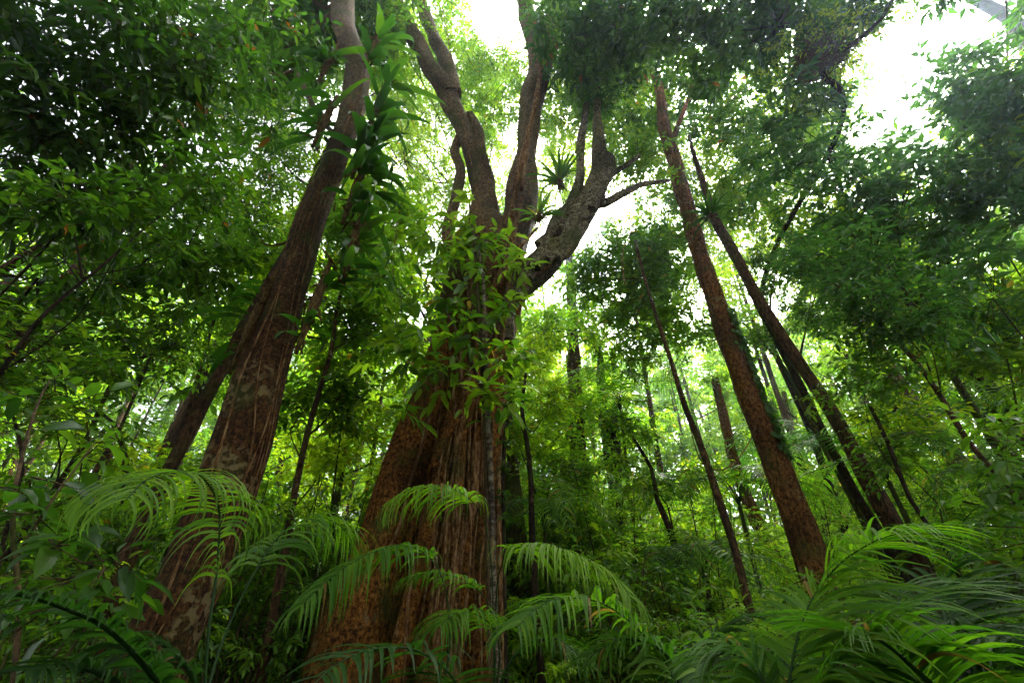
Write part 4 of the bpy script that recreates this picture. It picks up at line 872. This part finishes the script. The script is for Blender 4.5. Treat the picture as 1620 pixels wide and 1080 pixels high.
make_palm('understorey_palm', 'palm frond arching left across the buttress roots of the fig', PD(700, 1110, 2.9), [
    dict(keys=[PD(712, 1000, 2.95), PD(700, 915, 2.95), PD(672, 875, 2.9), PD(630, 862, 2.8), PD(575, 880, 2.7), PD(525, 912, 2.6), PD(480, 955, 2.5)], ll=.40, lw=.018, n=50, start=.46, droop=1.5, sweep=.4, r0=.006, tone=.6, rise=.02),
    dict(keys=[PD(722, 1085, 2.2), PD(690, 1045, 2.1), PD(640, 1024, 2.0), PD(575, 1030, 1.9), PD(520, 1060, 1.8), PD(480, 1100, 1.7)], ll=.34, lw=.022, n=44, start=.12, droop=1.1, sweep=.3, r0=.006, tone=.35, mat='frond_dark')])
make_palm('understorey_palm', 'palm in the lower centre right arching over to the left in the frame bottom', PD(1085, 1130, 2.3), [
    dict(keys=[PD(1060, 1060, 2.35), PD(1010, 995, 2.35), PD(955, 955, 2.3), PD(895, 945, 2.2), PD(850, 962, 2.1), PD(820, 990, 2.0)], ll=.38, lw=.018, n=54, start=.12, droop=1.2, sweep=.45, r0=.006, tone=.6),
    dict(keys=[PD(1075, 1080, 2.4), PD(1050, 1030, 2.4), PD(990, 1010, 2.3), PD(930, 1040, 2.2)], ll=.3, lw=.02, n=34, start=.1, droop=.9, tone=.35),
    dict(keys=[PD(1100, 1070, 2.5), PD(1130, 1010, 2.6), PD(1180, 975, 2.6), PD(1230, 985, 2.6)], ll=.3, lw=.018, n=34, start=.1, droop=.9, tone=.35, mat='frond_dark')], fm='frond')
make_palm('understorey_palm', 'large near palm with a long upright frond in the lower right', PD(1248, 1200, 1.8), [
    dict(keys=[PD(1250, 1080, 1.85), PD(1265, 1000, 1.9), PD(1290, 940, 1.95), PD(1330, 890, 1.95), PD(1385, 855, 1.9), PD(1440, 838, 1.85)], ll=.42, lw=.015, n=62, start=.14, droop=1.0, sweep=.5, r0=.006, tone=.65),
    dict(keys=[PD(1275, 1110, 1.8), PD(1340, 1030, 1.8), PD(1400, 985, 1.8), PD(1420, 960, 1.85), PD(1425, 930, 1.95)], ll=.40, lw=.015, n=58, start=.15, droop=.9, sweep=.5, r0=.006, tone=.5),
    dict(keys=[PD(1220, 1110, 1.8), PD(1190, 1050, 1.8), PD(1150, 1030, 1.8), PD(1110, 1050, 1.75)], ll=.32, lw=.018, n=38, start=.15, droop=.9, tone=.4)])
make_palm('understorey_palm', 'deep green palm with broad leaflets filling the bottom right corner', PD(1540, 1200, 1.9), [
    dict(keys=[PD(1500, 1110, 1.85), PD(1440, 1050, 1.8), PD(1390, 1010, 1.75), PD(1350, 1000, 1.7)], ll=.40, lw=.015, n=58, start=.1, droop=.9, sweep=.5, tone=.5),
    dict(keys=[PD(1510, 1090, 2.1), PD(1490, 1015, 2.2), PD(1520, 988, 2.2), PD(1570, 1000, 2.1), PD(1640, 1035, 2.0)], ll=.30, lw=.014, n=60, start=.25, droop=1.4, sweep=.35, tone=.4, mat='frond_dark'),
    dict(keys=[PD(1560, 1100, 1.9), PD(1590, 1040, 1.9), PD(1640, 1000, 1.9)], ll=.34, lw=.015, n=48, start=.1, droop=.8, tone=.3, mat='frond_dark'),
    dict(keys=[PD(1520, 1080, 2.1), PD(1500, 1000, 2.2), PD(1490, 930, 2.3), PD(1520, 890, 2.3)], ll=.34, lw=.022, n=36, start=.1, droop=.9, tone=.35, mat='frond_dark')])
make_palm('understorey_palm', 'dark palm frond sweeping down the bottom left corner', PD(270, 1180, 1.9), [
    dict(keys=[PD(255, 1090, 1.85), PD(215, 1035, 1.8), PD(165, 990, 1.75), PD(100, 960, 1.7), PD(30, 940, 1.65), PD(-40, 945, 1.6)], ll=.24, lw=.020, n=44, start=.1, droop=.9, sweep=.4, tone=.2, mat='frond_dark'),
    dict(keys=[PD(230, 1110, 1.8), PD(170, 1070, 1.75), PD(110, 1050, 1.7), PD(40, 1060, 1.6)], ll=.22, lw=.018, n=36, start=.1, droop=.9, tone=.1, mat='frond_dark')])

# ------------------------------------------------------------------ middle distance: repeated plants
MARKS = [(-9999, 'left edge'), (120, 'left edge saplings'), (330, 'leaning trunk'), (640, 'buttressed fig'), (900, 'dark upright stem'), (1130, 'bowed stem'), (1290, 'red mossy trunk'), (1450, 'paired brown trunk'), (1600, 'right edge'), (99999, 'right edge')]
ORD = ['first', 'second', 'third', 'fourth', 'fifth', 'sixth', 'seventh', 'eighth', 'ninth', 'tenth', 'eleventh', 'twelfth', 'thirteenth', 'fourteenth', 'fifteenth', 'sixteenth', 'seventeenth', 'eighteenth', 'nineteenth', 'twentieth']
ROWS = [(7, 'near row'), (11, 'second row'), (16, 'third row'), (22, 'fourth row'), (30, 'fifth row'), (999, 'last row')]
def label_all(items, what):
    """items: (object, x, y) -> labels by place between the landmark trunks and by depth"""
    bins = {}
    for o, x, y in items:
        px = pix(np.array([x, y, 1.5]))[0] if y > .3 else (-5000 if x < 0 else 5000)  # added unseen trees behind the camera are sorted into the edge bins
        a = [m for m in MARKS if m[0] <= px][-1]; b = [m for m in MARKS if m[0] > px][0]
        row = [r[1] for r in ROWS if math.hypot(x, y) < r[0]][0]
        bins.setdefault((a[1], b[1], row), []).append((px, o))
    for (a, b, row), l in bins.items():
        l.sort(key=lambda t: t[0])
        for k, (px, o) in enumerate(l):
            where = ('at the ' + a) if a == b else ('between %s and %s' % (a, b))
            pos = 'lone ' if len(l) == 1 else (ORD[min(k, 19)] + ' ')
            o['label'] = '%s%s, %s %s' % (pos, what, row, where)

SEE = [(1450, 640, 12, 26), (1283, 880, 8, 40), (1255, 800, 8, 36), (1440, 880, 7.5, 30), (1392, 842, 9, 20), (1480, 940, 7.5, 30), (1180, 940, 7, 14), (1140, 800, 7, 14), (1085, 650, 7, 12), (850, 960, 7.5, 14), (470, 760, 6.5, 14), (290, 730, 6, 34), (225, 840, 6, 34),
       (960, 660, 16, 24), (1490, 690, 12, 36), (1560, 720, 6, 20), (1372, 838, 10, 14), (1213, 700, 8, 30), (140, 760, 6.5, 24), (50, 640, 6, 60), (1560, 660, 11, 20), (1330, 680, 7.5, 24)]
def view_top(x, y, r, pts=None):
    """greatest height a plant of radius r may have at (x, y) without standing before a trunk the photo shows"""
    hmax = 99.0
    for (a, b, Y, w) in (pts or SEE):
        if y > Y - .2: continue
        p, q = pix(np.array([x - r, y, 2.0]))[0], pix(np.array([x + r, y, 2.0]))[0]
        if p < a + w and q > a - w: hmax = min(hmax, at(a, b + 10, y)[2])
    return hmax
SEET = [(1283, 880, 8, 30), (1490, 690, 12, 26), (1440, 640, 12, 26), (1400, 580, 12, 24), (962, 690, 16, 24), (1150, 430, 8, 16), (1180, 600, 8, 20), (1250, 560, 7.5, 16), (1560, 660, 11, 10)]
def proto_tree(k, h, cr, base_frac, leaf, bark, tone, size, ncl=165):
    rg = np.random.default_rng(200 + k)
    lean = rg.normal(0, .6, 2)
    keys = [(np.array([0, 0, -.2]), .007 * h + .03), (np.array([lean[0] * .3, lean[1] * .3, h * .35]), .0058 * h), (np.array([lean[0] * .6, lean[1] * .6, h * .7]), .004 * h), (np.array([lean[0], lean[1], h * .97]), .03)]
    bl = []
    nb = 13
    for b in range(nb):
        f = base_frac + (1 - base_frac) * (b + .5) / nb
        a = rg.uniform(0, 2 * PI) + b * 2.4; rr = cr * (1 - abs(2 * (f - base_frac) / (1 - base_frac) - .9) ** 2 * .55) * rg.uniform(.45, .9)
        bl.append((np.array([math.cos(a) * rr + lean[0] * f, math.sin(a) * rr + lean[1] * f, f * h]), cr * .42, ncl // nb, tone + rg.normal(0, .16)))
    o = make_tree('forest_tree', 'x', 'tree', keys, blobs=bl, bark=bark, leaf=leaf, seed=200 + k, sides=9, size=size, crad=.5, nt=7, nl=9, gapcheck=False, keep_z=True, group='forest trees standing behind', step=.8, origin=(0, 0, 0))
    return o
TP = [proto_tree(0, 20, 2.8, .16, 'leaf_bright', 'bark_brown', .5, .20), proto_tree(1, 16, 2.6, .10, 'leaf_mid', 'bark_brown', .6, .19), proto_tree(2, 24, 3.2, .24, 'leaf_mid', 'bark_brown', .45, .21),
      proto_tree(3, 12, 2.2, .08, 'leaf_bright', 'bark_moss', .6, .17), proto_tree(4, 9, 1.9, .15, 'leaf_mid', 'bark_dark', .55, .16)]
TH = [20, 16, 24, 12, 9]; TR = [2.8, 2.6, 3.2, 2.2, 1.9]
used = [False] * 5
spots = []
rg = np.random.default_rng(77)
def place_proto(protos, used, k, x, y, s, rz):
    if used[k]: o = copy_tree(protos[k])
    else: o = protos[k]; used[k] = True
    o.location = (x, y, 0); o.rotation_euler = (0, 0, rz); o.scale = (s, s, s)
    return o
items = []; tries = 0
want = 84
while len(items) < want and tries < 6000:
    tries += 1
    u = rg.random(); D = 9.5 + 32 * u ** .8
    az = rg.uniform(-68, 68)
    x, y = D * math.sin(R_(az)), D * math.cos(R_(az))
    if any(math.hypot(x - a, y - b) < (1.9 if D < 22 else 2.6) for a, b in spots): continue
    k = int(rg.choice([0, 1, 2, 3, 4], p=[.26, .24, .22, .18, .10])); s = rg.uniform(.85, 1.15)
    if D > 24 and k >= 3: k = int(rg.integers(0, 3))
    if D < 13: k = int(rg.choice([3, 4, 4]))
    if 0 < az < 35 and k in (1, 4): k = 3 if D < 16 else 0
    h, r = TH[k] * s, TR[k] * s
    tst = np.array([[x + dx * r, y, z] for dx in (-.9, -.4, 0, .4, .9) for z in np.linspace(h * .3, h, 14)])
    if open_sky(tst, -.1).mean() > .05: continue
    if view_top(x, y, r * .6, SEET) < h: continue
    spots.append((x, y))
    o = place_proto(TP, used, k, x, y, s, rg.uniform(0, 6.28)); items.append((o, x, y, k))
# unseen trees added beside and behind the camera to shade the near plants
for (x, y, k, s) in [(-3.2, -1.8, 2, .85), (3.4, -2.2, 2, .85), (.2, -2.6, 0, .9), (-6, -3, 1, 1.1), (-2, -6, 0, 1), (3, -6, 1, 1.0), (7, -4, 0, 1), (-10, -6, 2, 1), (0, -11, 2, 1), (10, -9, 2, 1), (-5, -11, 0, 1), (6, -13, 0, 1)]:
    o = place_proto(TP, used, k, x, y, s, rg.uniform(0, 6.28)); items.append((o, x, y, k))
label_all([(o, x, y) for o, x, y, k in items if k in (0, 3)], 'yellow green tree')
label_all([(o, x, y) for o, x, y, k in items if k in (1, 4)], 'mid green bushy tree')
label_all([(o, x, y) for o, x, y, k in items if k == 2], 'tall open crowned tree')

# shrubs
def proto_shrub(k, h, r, leaf, tone, size, width, near=True, nt=6, nl=7, ncl=46):
    rg = np.random.default_rng(300 + k)
    base = np.zeros(3); root = empty('shrub', 'x', 'shrub', base, 'shrubs of the undergrowth')
    g = Geo(); tips = []
    for s in range(7):
        a = rg.uniform(0, 6.28); t = np.array([math.cos(a) * r * .5, math.sin(a) * r * .5, h * rg.uniform(.6, .95)])
        p, rr = catmull([np.array([math.cos(a) * .06, math.sin(a) * .06, -.1]), t * [.45, .45, .5] + rg.normal(0, .06, 3), t], [.018, .013, .006], .15); tube(g, p, rr, 6); tips.append(p)
    g.build('stems', M['twig'], root, base)
    g = Geo(); P = np.concatenate(tips)
    pts = nrm(rg.normal(size=(ncl, 3))) * rg.random((ncl, 1)) ** .4 * [r, r, h * .48] + [0, 0, h * .52]
    ne = P[np.argmin(np.linalg.norm(P[None] - pts[:, None], axis=2), 1)]
    sticks(g, ne, pts, .007, .004, 1)
    spray(g, pts, .30 * rg.uniform(.8, 1.3, ncl), nt, nl, size, width, .5, near, tone, rg=rg, tvar=.3)
    g.build('foliage', [M[leaf], M['twig']], root, base)
    return root
SP = [proto_shrub(0, 2.4, .9, 'leaf_mid', .5, .12, .40), proto_shrub(1, 3.4, 1.1, 'leaf_mid', .4, .10, .36, ncl=70), proto_shrub(2, 1.8, .8, 'leaf_bright', .5, .14, .34),
      proto_shrub(3, 4.6, 1.3, 'leaf_bright', .45, .11, .4, near=False, ncl=110), proto_shrub(4, 3.8, 1.2, 'leaf_dark', .6, .15, .42, ncl=80)]
SR = [.9, 1.1, .8, 1.3, 1.2]
usedS = [False] * 5; sitems = []; tries = 0; sp2 = []
blocked = [(float(fig_base[0]), 7.0, 2.0)]
while len(sitems) < 150 and tries < 6000:
    tries += 1
    D = 4.6 + 22 * rg.random() ** 1.1; az = rg.uniform(-56, 56)
    x, y = D * math.sin(R_(az)), D * math.cos(R_(az))
    if math.hypot(x - blocked[0][0], y - 7) < 2.0: continue
    px = pix(np.array([x, y, 2.0]))[0]
    if y < 7.6 and 430 < px < 860: continue
    if y < 6.5 and (180 < px < 430): continue
    if any(math.hypot(x - a, y - b) < (.9 if D < 12 else 1.4) for a, b in sp2): continue
    k = int(rg.choice(5, p=[.24, .22, .14, .24, .16])); s = rg.uniform(.8, 1.2)
    if D < 7: s *= .8; k = int(rg.choice([0, 2, 1]))
    if 1000 < px < 1620 and D < 7.5 and k in (3, 4, 1): k = 0
    if px < 350 and k in (2, 3): k = 4
    if px > 1330 and k in (2, 3) and D < 14: k = 4
    if 820 < px < 1330: k = {4: 3, 1: 2, 0: 0 if D < 8 else 2}.get(k, k)
    hm = view_top(x, y, SR[k] * s * .8); hk = [2.4, 3.4, 1.8, 4.6, 3.8]
    if hk[k] * s > hm:
        k = 0 if hm > 1.2 else 2
        s = min(s, hm / hk[k])
        if s < .45: continue
    sp2.append((x, y)); o = place_proto(SP, usedS, k, x, y, s, rg.uniform(0, 6.28)); sitems.append((o, x, y, k))
tries = 0; n0 = len(sitems)
while len(sitems) < n0 + 60 and tries < 3000:
    tries += 1
    D = rg.uniform(7.5, 30); az = rg.uniform(0, 42); x, y = D * math.sin(R_(az)), D * math.cos(R_(az))
    if any(math.hypot(x - a, y - b) < 1.3 for a, b in sp2): continue
    k = 3 if D > 11 else 2; s = rg.uniform(.9, 1.5); hm = view_top(x, y, SR[k] * s * .8)
    if [2.4, 3.4, 1.8, 4.6, 3.8][k] * s > hm: continue
    sp2.append((x, y)); o = place_proto(SP, usedS, k, x, y, s, rg.uniform(0, 6.28)); sitems.append((o, x, y, k))
label_all([(o, x, y) for o, x, y, k in sitems if k in (0, 1)], 'mid green shrub')
label_all([(o, x, y) for o, x, y, k in sitems if k in (2, 3)], 'bright leafy shrub')
label_all([(o, x, y) for o, x, y, k in sitems if k == 4], 'dark broad leaved shrub')

# palms further back
def proto_palm(k, h, L, n, ll, lw, mat):
    rg = np.random.default_rng(400 + k); base = np.zeros(3)
    root = empty('forest_palm', 'x', 'palm', base, 'palms further back')
    g = Geo(); tube(g, *catmull([[0, 0, -.1], [.04, .02, h * .5], [0, 0, h]], [.05, .04, .03], .2), 8); g.build('stem', M['bark_moss'], root, base)
    for j in range(n):
        a = j * 2.4 + rg.uniform(-.2, .2); e = rg.uniform(.5, 1.25); d = np.array([math.cos(a), math.sin(a), 0])
        l = L * rg.uniform(.8, 1.1); c = np.array([0, 0, h])
        keys = [c, c + d * l * .18 * math.cos(e) + [0, 0, l * .25], c + d * l * .5 + [0, 0, l * .38 * e], c + d * l * .8 + [0, 0, l * .22 * e], c + d * l + [0, 0, -l * .06]]
        g = Geo(); frond(g, keys, ll, lw, 30, .2, 1.0, .5, .010, rg.uniform(.3, .8), rg); g.build('frond', [M[mat], M['frond_dark']], root, base)
    return root
PP = [proto_palm(0, 1.6, 1.5, 9, .42, .03, 'frond'), proto_palm(1, 3.0, 1.7, 10, .45, .032, 'frond'), proto_palm(2, .9, 1.3, 8, .38, .028, 'frond_dark'), proto_palm(3, 5.2, 1.9, 12, .5, .034, 'frond')]
PHT = [1.6, 3.0, .9, 5.2]
usedP = [False] * 4
plist = [(1345, 12, 725, 'palm with radiating fronds behind the trio of close trunks'), (1530, 13.5, 640, 'tall palm just right of the pale ribbed trunk'), (1565, 9, 680, 'palm with pale fronds near the right edge, mid height'),
         (1170, 10, 800, 'palm low behind the bowed stem'), (1405, 8.5, 760, 'dark centred palm between the paired trunk and the ribbed trunk'), (1530, 6.5, 880, 'low palm under the curved stem at right'),
         (905, 13, 790, 'small bright palm glowing in the clearing right of the fig'), (862, 9, 840, 'palm tucked behind the frond at the right foot of the fig'), (1010, 15, 800, 'distant palm with pale fronds near the creeper clad tree'),
         (1050, 8.5, 905, 'low palm left of the bowed stem'), (1120, 9, 930, 'low palm at the foot of the bowed stem'), (500, 8.5, 900, 'palm in the shade left of the fig buttress'),
         (110, 7, 930, 'dark palm low on the left behind the broad leaves'), (1610, 8, 800, 'dark palm at the right edge, lower half'), (1225, 15, 730, 'far palm behind the red mossy trunk'), (1440, 14, 620, 'highest palm, up beside the pale ribbed trunk'),
         (975, 14, 600, 'pale feathery palm crown high beside the creeper clad tree')]
def drop(o):
    for ch in list(o.children): drop(ch)
    bpy.data.objects.remove(o)
for px, Y, py, lab in plist:
    p = at(px, py, Y); z = max(p[2], .7); k = int(np.argmin([abs(math.log(z / h)) for h in PHT]))
    o = place_proto(PP, usedP, k, float(p[0]), Y, float(np.clip(z / PHT[k], .7, 1.45)), rg.uniform(0, 6.28)); o['label'] = lab

for k in range(4):
    if not usedP[k]: drop(PP[k])
# distant forest that reads as one mass
g = Geo(); n = 5200; rg = np.random.default_rng(500)
az = R_(1) * rg.uniform(-75, 75, n); D = rg.uniform(42, 56, n)
P = np.stack([D * np.sin(az), D * np.cos(az), rg.random(n) ** .9 * 27 + .5], 1)
P = P[~open_sky(P, .1)]
spray(g, P, 1.5, 7, 8, .5, .5, .3, False, .5, twig=False, rg=rg)
fo = g.build('distant_forest', [M['leaf_bright'], M['twig']]); fo['kind'] = 'stuff'
g = Geo(); n = 70; az = R_(1) * rg.uniform(-72, 72, n); D = rg.uniform(41, 55, n)
for a, d in zip(az, D):
    b = np.array([d * math.sin(a), d * math.cos(a), -.2]); tube(g, [b, b + [rg.normal(0, .5), 0, 10], b + [rg.normal(0, 1), 0, 22]], [.35, .28, .12], 7)
o = g.build('distant_trunks', M['bark_pale']); o['kind'] = 'stuff'
# ground cover
g = Geo(); n = 2600; r = 3 + 32 * rg.random(n) ** .7; a = R_(1) * rg.uniform(-60, 60, n)
P = np.stack([r * np.sin(a), r * np.cos(a), rg.uniform(.1, .55, n)], 1)
spray(g, P, .35, 5, 6, .13, .4, .3, False, .45, rg=rg)
o = g.build('ground_cover', [M['leaf_mid'], M['twig']]); o['kind'] = 'stuff'

# ------------------------------------------------------------------ humid air
g = Geo()
bx = np.array([[x, y, z] for z in (-1.3, 32.0) for y in (-30, 75) for x in (-70, 70)], float)
g.add(bx, [0, 2, 3, 1, 4, 5, 7, 6, 0, 1, 5, 4, 2, 6, 7, 3, 0, 4, 6, 2, 1, 3, 7, 5], [4] * 6)
m, nt, out = mat_new('humid_air')
pv = node(nt, "ShaderNodeVolumePrincipled"); pv.inputs["Color"].default_value = (0.68, 0.84, 1.0, 1)
pv.inputs["Density"].default_value = 0.0018; pv.inputs["Anisotropy"].default_value = 0.86
nt.links.new(pv.outputs[0], out.inputs["Volume"])
hz = g.build('haze', m); hz['kind'] = 'stuff'
